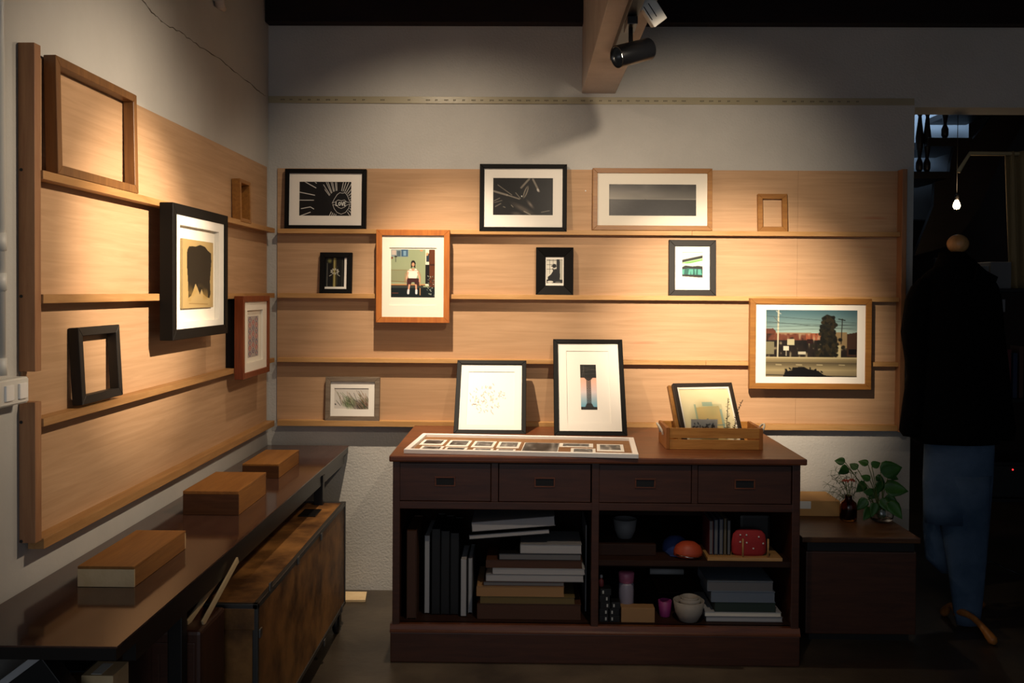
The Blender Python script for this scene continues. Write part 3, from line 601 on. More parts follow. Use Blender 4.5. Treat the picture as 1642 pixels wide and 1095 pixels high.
put('empty_frame', 'small empty light wood frame alone at the right of the top ledge', ((1216.4, 371), (1264.9, 371.4), (1214.8, 310.6), (1261.2, 310.8)), FACE+.001, top(.022), .023, .022, 'oak')
put('picture_frame', 'large light oak frame with a colour photo of a street with poles and shopfronts', ((1202.9, 623.8), (1397, 624.4), (1202.6, 478.4), (1398.5, 479)), D-.086, D-.084, .027, .034, 'oak', art_street(), (1228.7, 496.8, 1374, 604.9), matm='matw', group=G)
put('picture_frame', 'grey weathered wood frame with a photo of wild grasses on the lowest ledge', ((520.7, 675.1), (608.2, 675.6), (522.4, 603.7), (608.5, 604.6)), fb, top(.022), .0235, .022, 'barn', art_grass(), (536, 622.2, 590.6, 656.4), group=G)
# on the cabinet, leaning on the wall ledges
CT = at(640, 731, y=3.505).z          # cabinet top height
def on_top(u, v): return at(u, v, z=CT)
yb = on_top(785, 695.4).y
put('picture_frame', 'black frame with a faint pencil sketch standing on the cabinet, shorter of the two', ((728.4, 695), (842.6, 696), (732, 577), (844.7, 578)), yb, FACE-.024, .0205, .022, 'black', art_sketch(), (751.5, 595.7, 824, 681))
yb = on_top(945, 698.4).y
put('picture_frame', 'tall black frame with a lattice tower print standing on the cabinet', ((888.4, 697.6), (1003.7, 699), (887.2, 543.6), (1000, 544)), yb, FACE-.022, .0215, .022, 'black', art_tower(), (907.8, 562.5, 980.4, 678.5), img=(930, 584.5, 958, 657))
# left wall
GL = 'framed pictures on the left wall'
put('empty_frame', 'large empty teak-brown frame leaning on the top ledge of the left wall', ((96, 277.5), (224.7, 312.5), (87, 83.6), (217, 154)), LF, XL+PT+.034, .0235, .032, 'walnut', wall='left')
put('empty_frame', 'empty black frame leaning on the left wall ledge below the second one', ((134, 649.5), (199, 632.5), (124, 526), (190, 520)), LF+.001, XL+PT+.03, .023, .028, 'blackw', wall='left')
put('empty_frame', 'small deep light wood frame on the left wall top ledge near the corner', ((387.5, 356), (405, 359), (384, 287.2), (400, 290)), LF+.002, LF-.002, .016, .036, 'oak', wall='left')
rL = put('picture_frame', 'deep black frame with a scorched gold sheet floating in a white mat', ((275.5, 545.8), (364.5, 534.8), (279.2, 324.7), (366.6, 346.6)), LF+.044, LF+.044, .034, .043, 'black', Art(4, 4, (.95, .93, .88)), (288.5, 360, 351, 512), wall='left', rec=.005, mt=.016, aname='mount_sheet')
Mi = (Matrix.Translation(rL.location) @ rL.rotation_euler.to_matrix().to_4x4()).inverted()
def loc_on(Mi, u, v, dep): o_ = Mi @ EYE; d_ = Mi.to_3x3() @ ray(u, v); return o_+d_*((dep-o_.y)/d_.y)
a_, b_ = loc_on(Mi, 293, 381.8, .012), loc_on(Mi, 342, 492.5, .012)
mb = MB(); mb.box(a_.x, b_.x, .0125, .021, b_.z, a_.z, .001); mb.build('gold_sheet', flat('gold_leafed', '9c865c', .5), rL)
art_mesh('scorched_print', art_burn(), a_.x+.001, b_.x-.001, b_.z+.001, a_.z-.001, .0122, rL)
put('picture_frame', 'reddish-brown frame with a red and blue woven diamond pattern near the corner', ((390, 609.5), (431.8, 595.5), (390, 475), (433.7, 474)), LF+.038, LF+.038, .024, .0365, 'cherry', art_weave(), (396.6, 498, 421.6, 576), img=(400.4, 507.5, 417, 570), matm='mat', wall='left', mt=.010)
# black frame tucked behind the brown one
yq = at(361.5, 540, x=XL+PT).y
frame('picture_frame', 'black frame tucked behind the reddish-brown frame on the third ledge', .21, at(361.5, 480, x=XL+PT+.002).z-LZ[2][0], .022, .034, 'black', Vector((XL+PT+.0355, yq+.105, LZ[2][0])), 0, PI/2, Art(4, 4, (.5, .5, .48)), (.03, .03, .03, .03))

# ================================================================== THE CABINET
CY = 3.53                               # front of its carcass
cl, cr = at(629.5, 850, y=CY).x, at(1282.5, 850, y=CY).x
def cz(v, u=900): return at(u, v, y=CY).z
CB = 4.30
rc = thing('drawer_cabinet', 'dark brown wooden cabinet with four drawers over open compartments', 'cabinet', ((cl+cr)/2, (CY+CB)/2, 0))
o3 = rc.location
mb = MB(o3); mb.box(cl-.012, cr+.020, CY-.022, CB+.01, CT-.024, CT, .006); mb.build('top', M['cabtop'], rc)
zu = CT-.024
zd0, zd1 = cz(806), cz(744)             # drawers
zo = cz(818); zs = cz(1003)             # opening head and bottom shelf
mid0, mid1 = at(948, 900, y=CY).x, at(960, 900, y=CY).x
for a, b_ in ((cl, cl+.022), (cr-.022, cr)):
    mb = MB(o3); mb.box(a, b_, CY+.002, CB, .0, zu, .002); mb.build('side_panel', M['cabz'], rc)
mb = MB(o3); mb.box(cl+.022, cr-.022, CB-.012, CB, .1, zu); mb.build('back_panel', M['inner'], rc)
mb = MB(o3)   # face frame
mb.box(cl, cr, CY, CY+.02, zd1, zu, .002); mb.box(cl, cr, CY, CY+.02, zo, zd0, .002)
mb.box(cl, cl+.028, CY-.001, CY+.02, zs-.02, zu, .002); mb.box(cr-.030, cr, CY-.001, CY+.02, zs-.02, zu, .002); mb.box(mid0, mid1, CY-.001, CY+.02, zs-.02, zu, .002)
e0 = [at(u, 775, y=CY).x for u in (640, 787.5, 799, 948, 960, 1109.5, 1119, 1270)]
mb.box(e0[1], e0[2], CY, CY+.02, zd0, zd1, .002); mb.box(e0[5], e0[6], CY, CY+.02, zd0, zd1, .002)
mb.build('face_frame', M['cab'], rc)
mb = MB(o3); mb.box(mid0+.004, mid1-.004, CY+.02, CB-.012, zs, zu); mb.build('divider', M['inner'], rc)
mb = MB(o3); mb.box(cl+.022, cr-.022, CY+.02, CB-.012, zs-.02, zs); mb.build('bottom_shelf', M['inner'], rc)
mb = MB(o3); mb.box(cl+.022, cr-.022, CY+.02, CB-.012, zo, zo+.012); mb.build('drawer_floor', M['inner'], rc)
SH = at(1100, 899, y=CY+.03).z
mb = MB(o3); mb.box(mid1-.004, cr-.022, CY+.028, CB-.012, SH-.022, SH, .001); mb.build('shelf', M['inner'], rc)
for a, b_ in ((e0[0], e0[1]), (e0[2], e0[3]), (e0[4], e0[5]), (e0[6], e0[7])):
    mb = MB(o3); mb.box(a+.002, b_-.002, CY+.003, CY+.022, zd0+.002, zd1-.002, .002); dr = mb.build('drawer', M['cab'], rc)
    xm = (a+b_)/2; zm = (zd0+zd1)/2+.004
    mb = MB(o3)      # recessed cup pull: frame lip with a dark pocket
    mb.box(xm-.040, xm+.040, CY-.003, CY+.003, zm+.013, zm+.018, .001); mb.box(xm-.036, xm+.036, CY-.001, CY+.003, zm-.020, zm-.015, .001)
    mb.box(xm-.040, xm-.034, CY-.001, CY+.003, zm-.020, zm+.016, .001); mb.box(xm+.034, xm+.040, CY-.001, CY+.003, zm-.020, zm+.016, .001)
    mb.build('pull_rim', M['cabtop'], dr)  # lighter top wood on the rim paints in its highlight
    mb = MB(o3); mb.box(xm-.035, xm+.035, CY+.0022, CY+.0032, zm-.016, zm+.014); mb.build('pull_recess', M['dark'], dr)
mb = MB(o3)
zb1, zb2 = cz(1003), cz(1013)
mb.prism([(CY-.012, zb2-.006), (CY-.012, zb2), (CY-.008, zb2+.006), (CY-.003, zb1-.006), (CY+.0, zb1), (CY+.03, zb1), (CY+.03, zb2-.006)], cl-.008, cr+.004, 'x')
mb.build('base_moulding', M['cabtop'], rc)  # highlight along the moulding put into its colour by the lighter wood
mb = MB(o3); mb.box(cl-.006, cr+.002, CY-.010, CB, 0, zb2-.006, .003); mb.build('plinth', M['cab'], rc)

# shallow white frame with snapshots lying on top
q = [on_top(647.4, 726.8), on_top(1024, 733.8)]
h_ = .017
k0, k1 = at(670.4, 694.8, z=CT+h_), at(1005, 700.7, z=CT+h_)
f0, f1 = at(647.4, 720.3, z=CT+h_), at(1024, 728.3, z=CT+h_)
Wf = (f1-f0).length; Df = ((k0-f0).length+(k1-f1).length)/2; yaw_f = math.atan2(f1.y-f0.y, f1.x-f0.x)
rf = thing('snapshot_frame', 'long white frame lying flat with small black and white snapshots on brown card', 'picture frame', ((f0.x+f1.x)/2, (f0.y+f1.y)/2, CT+.0004), (0, 0, yaw_f))
mb = MB(); rails(mb, Wf, Df, .021, h_)
bmesh.ops.transform(mb.bm, matrix=Matrix(((1, 0, 0, 0), (0, 0, 1, 0), (0, -1, 0, h_), (0, 0, 0, 1))), verts=mb.bm.verts)
mb.build('moulding', M['white'], rf)
mb = MB(); mb.box(-Wf/2+.018, Wf/2-.018, .018, Df-.018, .001, .005); mb.build('backing_card', M['kraft'], rf)
RFM = Matrix.Translation(rf.location) @ Matrix.Rotation(yaw_f, 4, 'Z')
def lf(u, v): return RFM.inverted() @ at(u, v, z=CT+.007)
ph = [(676, 704.5, 714, 713, 1), (672, 714.5, 709, 724, 2), (718, 705.5, 754, 715.5, 3), (712, 716.5, 748, 724, 9), (758, 707, 794, 717, 4), (757, 718.2, 790, 725, 8), (798, 708, 834, 718, 5), (795, 719.5, 826, 725, 10), (838, 709.5, 896, 725, 6), (896, 710.5, 951, 716.5, 7), (915, 718.5, 955, 728, 11), (957, 712, 1000, 723.5, 12)]
for (u0, v0, u1, v1, sd) in ph:
    a, b_ = lf(u0, v0), lf(u1, v1); c_ = lf(u0, v1); d_ = lf(u1, v0)
    x0, x1 = (a.x+c_.x)/2, (b_.x+d_.x)/2; y1, y0 = (a.y+d_.y)/2, (b_.y+c_.y)/2; y0 = max(y0, .022); y1 = min(y1, Df-.023)
    if y1-y0 < .01: continue
    mb = MB(); mb.box(x0, x1, y0, y1, .0052, .0058); p_ = mb.build('snapshot', M['matw'], rf)
    mx, my = (x1-x0)*.12, (y1-y0)*.10
    if sd == 6: mx = .003; my = .004
    art_mesh('snapshot_image', art_bw(sd), x0+mx, x1-mx, y0+my*2.2, y1-my, 0, p_, zdir=.0061)

# slatted crate with rope handles
g0, g1 = on_top(1068, 720.5), on_top(1221.5, 720.5)
CH = at(1140, 686.5, y=g0.y).z-CT
bkY = at(1080, 674.4, z=CT+CH).y
rk = thing('slatted_crate', 'orange wooden slatted crate with rope handles on the right of the cabinet top', 'crate', ((g0.x+g1.x)/2, g0.y, CT))
o3 = rk.location; X0, X1, Y0, Y1 = g0.x, g1.x, g0.y, bkY
z0 = CT+.0005
for x in (X0, X1-.014): mb = MB(o3); mb.box(x, x+.014, Y0, Y1, z0, z0+CH, .0015); mb.build('end_board', M['cratez'], rk)
for y0, y1 in ((Y0-.0002, Y0+.009), (Y1-.009, Y1)):
    for a, b_ in ((.0, .46), (.52, 1)): mb = MB(o3); mb.box(X0+.0145, X1-.0145, y0+.003, y1, z0+CH*a, z0+CH*b_-.001, .0012); mb.build('slat', M['crate'], rk)
mb = MB(o3); mb.box(X0+.015, X1-.015, Y0+.01, Y1-.01, z0, z0+.006); mb.build('base_board', M['crate'], rk)
for x, sgn in ((X0, -1), (X1, 1)):
    mb = MB(o3); ym = (Y0+Y1)/2-.02; P_ = []
    for k in range(13):
        t = PI*k/12; P_.append((x+sgn*(.006+.018*math.sin(t)), ym-.035*math.cos(t), z0+CH*.72+.030*math.sin(t)-(.012 if k in (0, 12) else 0)))
    mb.tube(P_, .0042, 8); mb.build('rope_handle', M['rope'], rk)
# frames standing in the crate
yw, ln = math.radians(20), math.radians(30)
def leaning(name, label, bl, W, H, b, d, mat, yaw, lean, art=None, win=None, **k):
    Mz = Matrix.Rotation(yaw, 3, 'Z'); c = Vector(bl)+Mz @ Vector((W/2, 0, 0))
    return frame(name, label, W, H, b, d, mat, c, lean, yaw, art, win, **k)
bl = at(1098, 712, y=Y0+.055); bl.z = CT+.008
leaning('picture_frame', 'dark frame with a blurred blue and ochre print leaning in the crate', bl, .268, .275, .0165, .02, 'brownblack', math.radians(13), math.radians(29), art_cyano(), (.024, .022, .02, .026), matm='mat', rec=.006)
bl2 = at(1089, 712, y=Y0+.085); bl2.z = CT+.008
leaning('picture_frame', 'light oak frame edge showing behind the dark frame in the crate', bl2, .262, .262, .016, .018, 'oak', math.radians(13), math.radians(29), Art(4, 4, (.8, .78, .7)), (.03, .03, .03, .03))
# acrylic card with marks in front
mb = MB(at(1130, 690, y=Y0+.03)); a, b_ = at(1107, 695, y=Y0+.03), at(1152, 671.5, y=Y0+.03); mb.box(a.x, b_.x, a.y, a.y+.0015, CT+.008, b_.z); ra = mb.build('clear_card_sleeve', M['clear']); tag(ra, 'small clear sleeve holding a sketched card at the front of the crate', 'card sleeve')
aa = Art(46, 24, (.80, .79, .74)); R = random.Random(2)
for k in range(26): x = R.uniform(.12, .85); y = R.uniform(.25, .6); aa.line((x, y), (x+R.uniform(-.1, .1), y+R.uniform(-.1, .1)), .06, (.22, .21, .2))
aa.rect(.42, .62, .75, .85, (.93, .92, .9)); art_mesh('card', aa, a.x+.003-ra.location.x, b_.x-.003-ra.location.x, CT+.04-ra.location.z, b_.z-.003-ra.location.z, a.y+.003-ra.location.y, ra)
# dried eucalyptus sprigs
for (pts_, lab) in (([(1165, 690), (1166, 668), (1167, 650), (1168, 638)], 'straight dried leafy sprig in the crate before the blurred print'), ([(1178, 690), (1179, 676), (1183, 658), (1191, 641)], 'curving dried leafy sprig at the right of the crate')):
    P_ = [at(u, v, y=Y0+.028) for u, v in pts_]; P_[0].z = max(P_[0].z, CT+.012)
    r = thing('dried_sprig', lab, 'dried plant', P_[0]); mb = MB(P_[0]); mb.tube(P_, .0012, 5); mb.build('stem', M['seed'], r); mb = MB(P_[0])
    for i in range(26):
        t = i/26*(len(P_)-1); k = int(t); p = P_[k].lerp(P_[k+1], t-k); a = random.uniform(0, 2*PI); dv = Vector((math.cos(a), math.sin(a)*.6, random.uniform(-.1, .5))).normalized(); l = .013*(1.15-i/40); sd_ = dv.cross(Vector((0, 0, 1))).normalized()*l*.38
        mb.add([p, p+dv*l*.5+sd_, p+dv*l, p+dv*l*.5-sd_+Vector((0, 0, .001))], [(0, 1, 2, 3)])
    o = mb.build('leaves', M['seed'], r); o.modifiers.new('th', 'SOLIDIFY').thickness = .0006

# ------------------------------------------------------------------ helpers for loose things
def cbox(name, lab, cat, u0, v0, u1, v1, y, dep, mat, bev=.002, rz=0, rollv=0, group=None, zfix=None, mb_only=False, parent=None):
    """a solid box whose front face fills the given photo rectangle at depth y"""
    a, b_ = at(u0, v1, y=y), at(u1, v0, y=y)
    z0_ = a.z if zfix is None else zfix; W = b_.x-a.x; H = b_.z-z0_
    c = Vector(((a.x+b_.x)/2, y+dep/2, z0_))
    mb = MB(); mb.box(-W/2, W/2, -dep/2, dep/2, 0, H, min(bev, abs(H)*.3, abs(W)*.3))
    o = mb.build(name, M[mat] if isinstance(mat, str) else mat, None, loc=c); o.rotation_euler = (0, rollv, rz)
    return tag(o, lab, cat, group)
def book(name, lab, u0, v0, u1, v1, y, dep, cover, page, z0_=None, rollv=0, vertical=False, cat='book', group=None, rz=0):
    a, b_ = at(u0, v1, y=y), at(u1, v0, y=y); zb_ = a.z if z0_ is None else z0_
    W = b_.x-a.x; H = b_.z-a.z; c = Vector(((a.x+b_.x)/2, y+dep/2, zb_)); r = thing(name, lab, cat, c, (0, rollv, rz), group)
    t = .0022; mc = M[cover]; mp_ = M[page]
    if vertical:
        mb = MB()
        for x in (-W/2, W/2-t): mb.box(x, x+t, -dep/2, dep/2, 0, H, .0005)
        mb.box(-W/2, W/2, dep/2-t, dep/2, 0, H, .0005); mb.build('cover', mc, r)
        mb = MB(); mb.box(-W/2+t, W/2-t, -dep/2+.003, dep/2-t, .003, H-.003); mb.build('pages', mp_, r)
    else:
        mb = MB()
        for z in (0, H-t): mb.box(-W/2, W/2, -dep/2, dep/2, z, z+t, .0005)
        mb.box(-W/2, -W/2+t, -dep/2, dep/2, 0, H, .0005); mb.build('cover', mc, r)
        mb = MB(); mb.box(-W/2+t, W/2-.003, -dep/2+.003, dep/2-.003, t, H-t); mb.build('pages', mp_, r)
    return r
mt = lambda n, c, r=.6, **k: M.setdefault(n, flat(n, c, r, **k))
mt('redcloth', 'a3262a', .8); mt('bluecap', '243a74', .8); mt('orangecase', 'b5482a', .5); mt('pinkcap', 'b0607c', .4); mt('lilac', '8d8796', .3); mt('magenta', '8a2f6e', .5); mt('ceramic', '9a938a', .6); mt('navy', '1f2b48', .6); mt('wine', '5a1c22', .6); mt('olive', '6a5a34', .7); mt('dimbrown', '4a2c1a', .6); mt('tan', 'a07a50', .7); mt('darkgreen', '25352e', .6); mt('grey', '6a6a6c', .6)

# left compartment: upright albums
yB = CY+.05
book('album', 'tall brown book standing at the far left of the open compartment', 652, 836, 668, 978, yB, .24, 'dimbrown', 'dimbrown', zs+.001, rollv=.0, vertical=True)
book('album', 'thin black folder with a pale page edge standing beside the brown book', 680, 832, 690, 958, yB+.06, .24, 'blk', 'paper', zs+.001, vertical=True)
for k, (u0, u1) in enumerate(((692, 706), (707, 721), (722, 736))):
    book('album', ['thick black album nearest the thin folder', 'middle thick black album of three upright ones', 'thick black album beside the white-edged books'][k], u0, 824+k*3, u1, 962, yB+.05, .25, 'blk', 'blk', zs+.001, vertical=True)
book('book', 'white-edged upright book beside the black albums', 738, 870, 749, 963, yB+.03, .2, 'blk', 'paper', zs+.001, vertical=True)
book('book', 'slim pale upright book just right of the white-edged book', 750.5, 869, 758, 958, yB+.07, .2, 'grey', 'paper', zs+.001, vertical=True)
# the flat pile: each sits exactly on the one below
def pile(items, y, zstart):
    z = zstart
    for (nm, lab, u0, u1, v0, v1, dep, cov, pg, cat) in items:
        a, b_ = at(u0, v1, y=y), at(u1, v0, y=y); H = b_.z-a.z; W = b_.x-a.x
        r = thing(nm, lab, cat, ((a.x+b_.x)/2, y+dep/2, z)); t = min(.0022, H*.25)
        mb = MB()
        for zz in (0, H-t): mb.box(-W/2, W/2, -dep/2, dep/2, zz, zz+t, .0004)
        mb.box(-W/2, -W/2+t, -dep/2, dep/2, 0, H, .0004); mb.build('cover', M[cov], r)
        mb = MB(); mb.box(-W/2+t, W/2-.002, -dep/2+.002, dep/2-.002, t, H-t); mb.build('pages', M[pg], r)
        z += H+.0006
    return z
yP = CY+.06
z = pile([('flat_box', 'dark brown flat box at the very bottom of the pile', 765, 932, 951, 974, .3, 'dimbrown', 'dimbrown', 'box'),
      ('book', 'olive-brown book second from the bottom of the pile', 770, 922, 940.5, 950, .26, 'olive', 'olive', 'book'),
      ('flat_box', 'orange-brown wooden box low in the pile of books', 764, 905, 925, 940, .26, 'tan', 'tan', 'box'),
      ('book', 'dark book with grey pages just above the wooden box', 775, 905, 918.5, 924, .24, 'dimbrown', 'grey', 'book'),
      ('book', 'long white-edged book in the middle of the pile', 779, 936, 908, 918, .24, 'greyc', 'paper', 'book'),
      ('book', 'brighter white book lying over the long white-edged one', 790, 938, 899, 907, .24, 'paper', 'paper', 'book'),
      ('book', 'brown hardback upper in the pile', 779, 934, 887, 898, .23, 'dimbrown', 'dimbrown', 'book'),
      ('book', 'black book high in the pile of books', 800, 932, 877, 886, .23, 'blk', 'grey', 'book'),
      ('book', 'pale grey magazine stack lying at the right top of the pile', 834, 933, 862, 876, .2, 'greyc', 'paper', 'book')], yP, zs+.001)
book('book', 'tilted grey-white slab book topmost in the left compartment', 757, 824, 891, 838, yP-.01, .2, 'greyc', 'paper', at(757, 846, y=yP).z, rollv=-.085)
book('book', 'second tilted white book just below the topmost slab', 752, 848, 882, 854.5, yP, .2, 'blk', 'paper', at(752, 860, y=yP).z, rollv=-.085)
cbox('grey_folder', 'pale grey folder standing against the middle divider behind the pile', 'folder', 938, 842, 941, 985, CY+.16, .24, 'greyc', .0005, zfix=zs+.001)

# right compartment, upper shelf
def bowl(name, lab, u, v0, v1, ru, y, mat, zf, cat='bowl'):
    c = at(u, v1, y=y); c.z = zf; R = (at(u+ru, v1, y=y).x-c.x); H = at(u, v0, y=y).z-at(u, v1, y=y).z
    mb = MB(c); pr = [(R*.45, 0), (R*.6, H*.03), (R*.86, H*.4), (R, H), (R*.93, H), (R*.78, H*.42), (R*.5, H*.1), (.001, H*.08)]
    mb.lathe(pr, c, 32, cap=False); mb.lathe([(R*.45, 0), (.001, 0.0001)], c, 32, cap=False)
    return tag(mb.build(name, M[mat]), lab, cat)
yS = CY+.05; zS = SH+.001
cbox('wooden_board_box', 'low wooden box at the left of the middle shelf', 'box', 960, 873, 1052, 890, yS+.04, .22, 'inner', .002, zfix=zS)
za_ = zS+at(960, 873, y=yS+.04).z-at(960, 890, y=yS+.04).z
bowl('metal_pot', 'dim grey metal pot standing on the low wooden box', 1002, 835, 866, 19, yS+.14, 'grey', za_+.001, 'pot')
c = at(1083, 868, y=yS+.12); c.z = zS
r = thing('cap', 'dark blue cap lying behind the orange case', 'cap', c); mb = MB(c); mb.lathe([(.052, 0), (.053, .018), (.045, .04), (.025, .056), (.001, .06)], c, 24, cap=False); mb.build('crown', M['bluecap'], r)
mb = MB(c); mb.prism([(c.x-.05, c.y-.01), (c.x-.035, c.y-.09), (c.x, c.y-.105), (c.x+.035, c.y-.09), (c.x+.05, c.y-.01)], c.z+.002, c.z+.006, 'z'); mb.build('brim', M['bluecap'], r)
# orange purse with silver clasp
a, b_ = at(1082, 890, y=yS), at(1129, 862, y=yS); c = Vector(((a.x+b_.x)/2, yS+.03, zS)); r = thing('coin_purse', 'orange-red purse with a silver clasp on the middle shelf', 'purse', c)
mb = MB(c); R = (b_.x-a.x)/2; ring_ = lambda s_, z_: [(c.x+R*s_*math.cos(t), c.y+.045*s_*math.sin(t), c.z+z_) for t in [2*PI*i/20 for i in range(20)]]
mb.loft([ring_(.7, 0), ring_(1, .010), ring_(1.0, .024), ring_(.85, .044), ring_(.5, .058), ring_(.1, .062)]); mb.build('purse_body', M['orangecase'], r)
mb = MB(c); mb.tube([(c.x-R*.9, c.y-.03, c.z+.016), (c.x, c.y-.049, c.z+.010), (c.x+R*.9, c.y-.03, c.z+.006)], .0022, 6); mb.build('clasp', M['chrome'], r)
# book stand with pegs
a, b_ = at(1136, 901, y=CY+.012), at(1257, 891, y=CY+.012); r = thing('peg_book_stand', 'pale wooden tray with upright pegs on the middle shelf', 'book stand', ((a.x+b_.x)/2, CY+.1, zS)); o3 = r.location
th = .013; mb = MB(o3); mb.box(a.x, b_.x, CY+.029, CY+.22, zS, zS+th, .0015); mb.build('tray', M['pine_x'], r)
for u in (1191.5, 1232):
    mb = MB(o3); x = at(u, 880, y=CY+.035).x; mb.tube([(x, CY+.038, zS+th), (x, CY+.038, zS+th+.072)], .0035, 10); mb.build('peg', M['pine_x'], r)
zT = zS+th+.0006
for k, (u0, u1, v0, cv) in enumerate(((1137, 1144, 827, 'wine'), (1145, 1152, 825, 'navy'), (1153, 1160, 824, 'navy'), (1161, 1165, 823, 'olive'), (1166, 1172, 826, 'blk'))):
    book('book', ['wine-red paperback standing at the left end of the peg tray', 'dark blue paperback next to the wine-red one', 'second dark blue paperback in the peg tray', 'thin olive booklet between blue and black books', 'black glossy book beside the dotted pouch'][k], u0, v0, u1, 882, CY+.06, .14, cv, 'grey', zT, vertical=True, group=None)
a, b_ = at(1174, 888, y=CY+.05), at(1231, 847, y=CY+.05); c = Vector(((a.x+b_.x)/2, CY+.068, zT)); r = thing('dotted_pouch', 'red pouch with white dots standing in the peg tray', 'pouch', c); W = (b_.x-a.x)/2; H = b_.z-a.z
mb = MB(c); mb.loft([[(c.x+W*sx_*math.copysign(abs(math.cos(t))**.6, math.cos(t)), c.y+.018*sx_*math.sin(t)*(1 if z_ < .9 else .4), c.z+H*z_) for t in [2*PI*i/24 for i in range(24)]] for sx_, z_ in ((.8, 0), (1, .12), (1, .5), (.92, .8), (.7, .97), (.4, 1))]); mb.build('pouch_body', M['redcloth'], r)
for du, dv in ((-.55, .82), (-.2, .82), (-.55, .55), (-.18, .52), (.5, .75), (.2, .3), (.75, .5)):
    mb = MB(c); mb.lathe([(.0035, 0), (.0035, .0012), (.001, .0014)], n=10, m=Matrix.Translation((c.x+W*du, c.y-.0185, c.z+H*dv)) @ Matrix.Rotation(PI/2, 4, 'X')); mb.build('dot', M['matw'], r)
cbox('camera_bag', 'black soft bag behind the red dotted pouch', 'bag', 1186, 826, 1236, 872, CY+.12, .08, 'blk', .012, zfix=zT)
# lower shelf things
zL = zs+.001; yL = CY+.04
mk = mt('whiteink', 'bdbdb8', .6)
i = 0
fbx = [(961, 976, 0), (977, 994, 0), (961, 976, 1), (977, 993, 1), (962, 979, 2), (980, 995, 2), (961, 978, 3), (962, 980, 4)]
names_ = ['bottom left', 'bottom right', 'second-layer left', 'second-layer right', 'third-layer left', 'third-layer right', 'fourth-layer', 'topmost']
hh = .0255
for k, (u0, u1, l) in enumerate(fbx):
    a, b_ = at(u0, 990, y=yL), at(u1, 990, y=yL); r = thing('film_box', '%s black film box of the small stack by the divider' % names_[k], 'box', ((a.x+b_.x)/2, yL+.03, zL+l*(hh+.0006)), None, 'small black boxes stacked by the divider'); o3 = r.location
    mb = MB(o3); mb.box(a.x+.0006, b_.x-.0006, yL, yL+.05, o3.z, o3.z+hh, .0012); mb.build('carton', M['blk'], r)
    mb = MB(o3); x = a.x+(b_.x-a.x)*(.2 if k % 2 else .62); mb.box(x, x+.006, yL-.0005, yL, o3.z+.007, o3.z+.019); mb.build('white_mark', mk, r)
c = Vector((at(965, 950, y=yL).x, yL+.03, zL+5*(hh+.0006))); r = thing('dropper_bottle', 'tiny dark bottle with pale cap standing on the black boxes', 'bottle', c); mb = MB(c); mb.lathe([(.009, 0), (.010, .003), (.010, .024), (.004, .03), (.004, .034)], c, 18); mb.build('bottle_body', M['wine'], r); mb = MB(c); mb.lathe([(.0055, .034), (.0055, .043), (.003, .046)], c, 14); mb.build('bottle_cap', M['paper'], r)
c = at(1004, 971, y=yL+.07); c.z = zL; R = at(1016, 971, y=yL+.07).x-c.x; H = at(1004, 916, y=yL+.07).z-zL
r = thing('drink_bottle', 'lilac bottle with a pink lid standing behind the cardboard box', 'bottle', c); mb = MB(c); mb.lathe([(R*.9, 0), (R, .004), (R, H*.72), (R*.93, H*.76)], c, 28); mb.build('bottle_body', M['lilac'], r)
mb = MB(c); mb.lathe([(R*.92, H*.765), (R*.98, H*.78), (R*1.06, H*.97), (R*.9, H)], c, 28); mb.build('lid', M['pinkcap'], r)
cbox('cardboard_box', 'small brown cardboard box before the lilac bottle', 'box', 996, 975, 1050, 1005, yL, .05, 'tan', .0015, zfix=zL)
c = at(1066, 990, y=yL+.08); c.z = zL; R = at(1077, 990, y=yL+.08).x-c.x; mb = MB(c); mb.lathe([(R*.75, 0), (R*.8, .003), (R, .062), (R*.93, .062), (R*.74, .006), (.001, .005)], c, 24, cap=False); mb.lathe([(R*.75, 0), (.001, .0001)], c, 24, cap=False); tag(mb.build('cup', M['magenta']), 'magenta cup beside the nested grey bowls', 'cup')
bowl('ceramic_bowl', 'larger grey ceramic bowl holding smaller bowls on the bottom shelf', 1104, 970, 1003, 25, yL+.03, 'ceramic', zL)
cc = at(1106, 985, y=yL+.03)
bowl('ceramic_bowl', 'middle-sized grey bowl nested in the larger one', 1106, 963, 982, 18, yL+.03, 'ceramic', zL+.044)
bowl('ceramic_bowl', 'smallest grey bowl on top of the nested bowls', 1106, 960.5, 975, 14, yL+.03, 'ceramic', zL+.060)
pile([('print_folder', 'white-edged flat book at the bottom of the paper stack', 1132, 1255, 1000, 1006.5, .24, 'greyc', 'paper', 'book'),
      ('print_folder', 'cream-edged flat book second in the paper stack', 1130, 1253, 993.5, 999.5, .24, 'paper', 'mat', 'book'),
      ('flat_box', 'dark green flat box in the middle of the paper stack', 1146, 1244, 979, 993, .24, 'darkgreen', 'darkgreen', 'box'),
      ('plastic_sleeve_pack', 'pack of bluish plastic sleeves on the dark green box', 1140, 1243, 962, 978, .22, 'bluegrey', 'bluegrey', 'sleeves'),
      ('plastic_sleeve_pack', 'topmost slimmer pack of bluish sleeves', 1134, 1240, 946, 961, .2, 'bluegrey', 'grey', 'sleeves')], yL+.02, zL)
cbox('cardboard_card', 'brown square card standing behind the sleeve packs', 'card', 1182, 913, 1225, 958, CY+.33, .01, 'tan', .0008, zfix=zL)
cbox('flat_box', 'dark shallow box deep in the bottom right compartment', 'box', 1055, 953, 1125, 975, CY+.40, .2, 'dimbrown', .002, zfix=zL)
a = at(1046, 935, y=CY+.38); b_ = at(1097, 940, y=CY+.38); zr = zL+.001+at(1090, 953, y=CY+.40).z-at(1090, 975, y=CY+.40).z
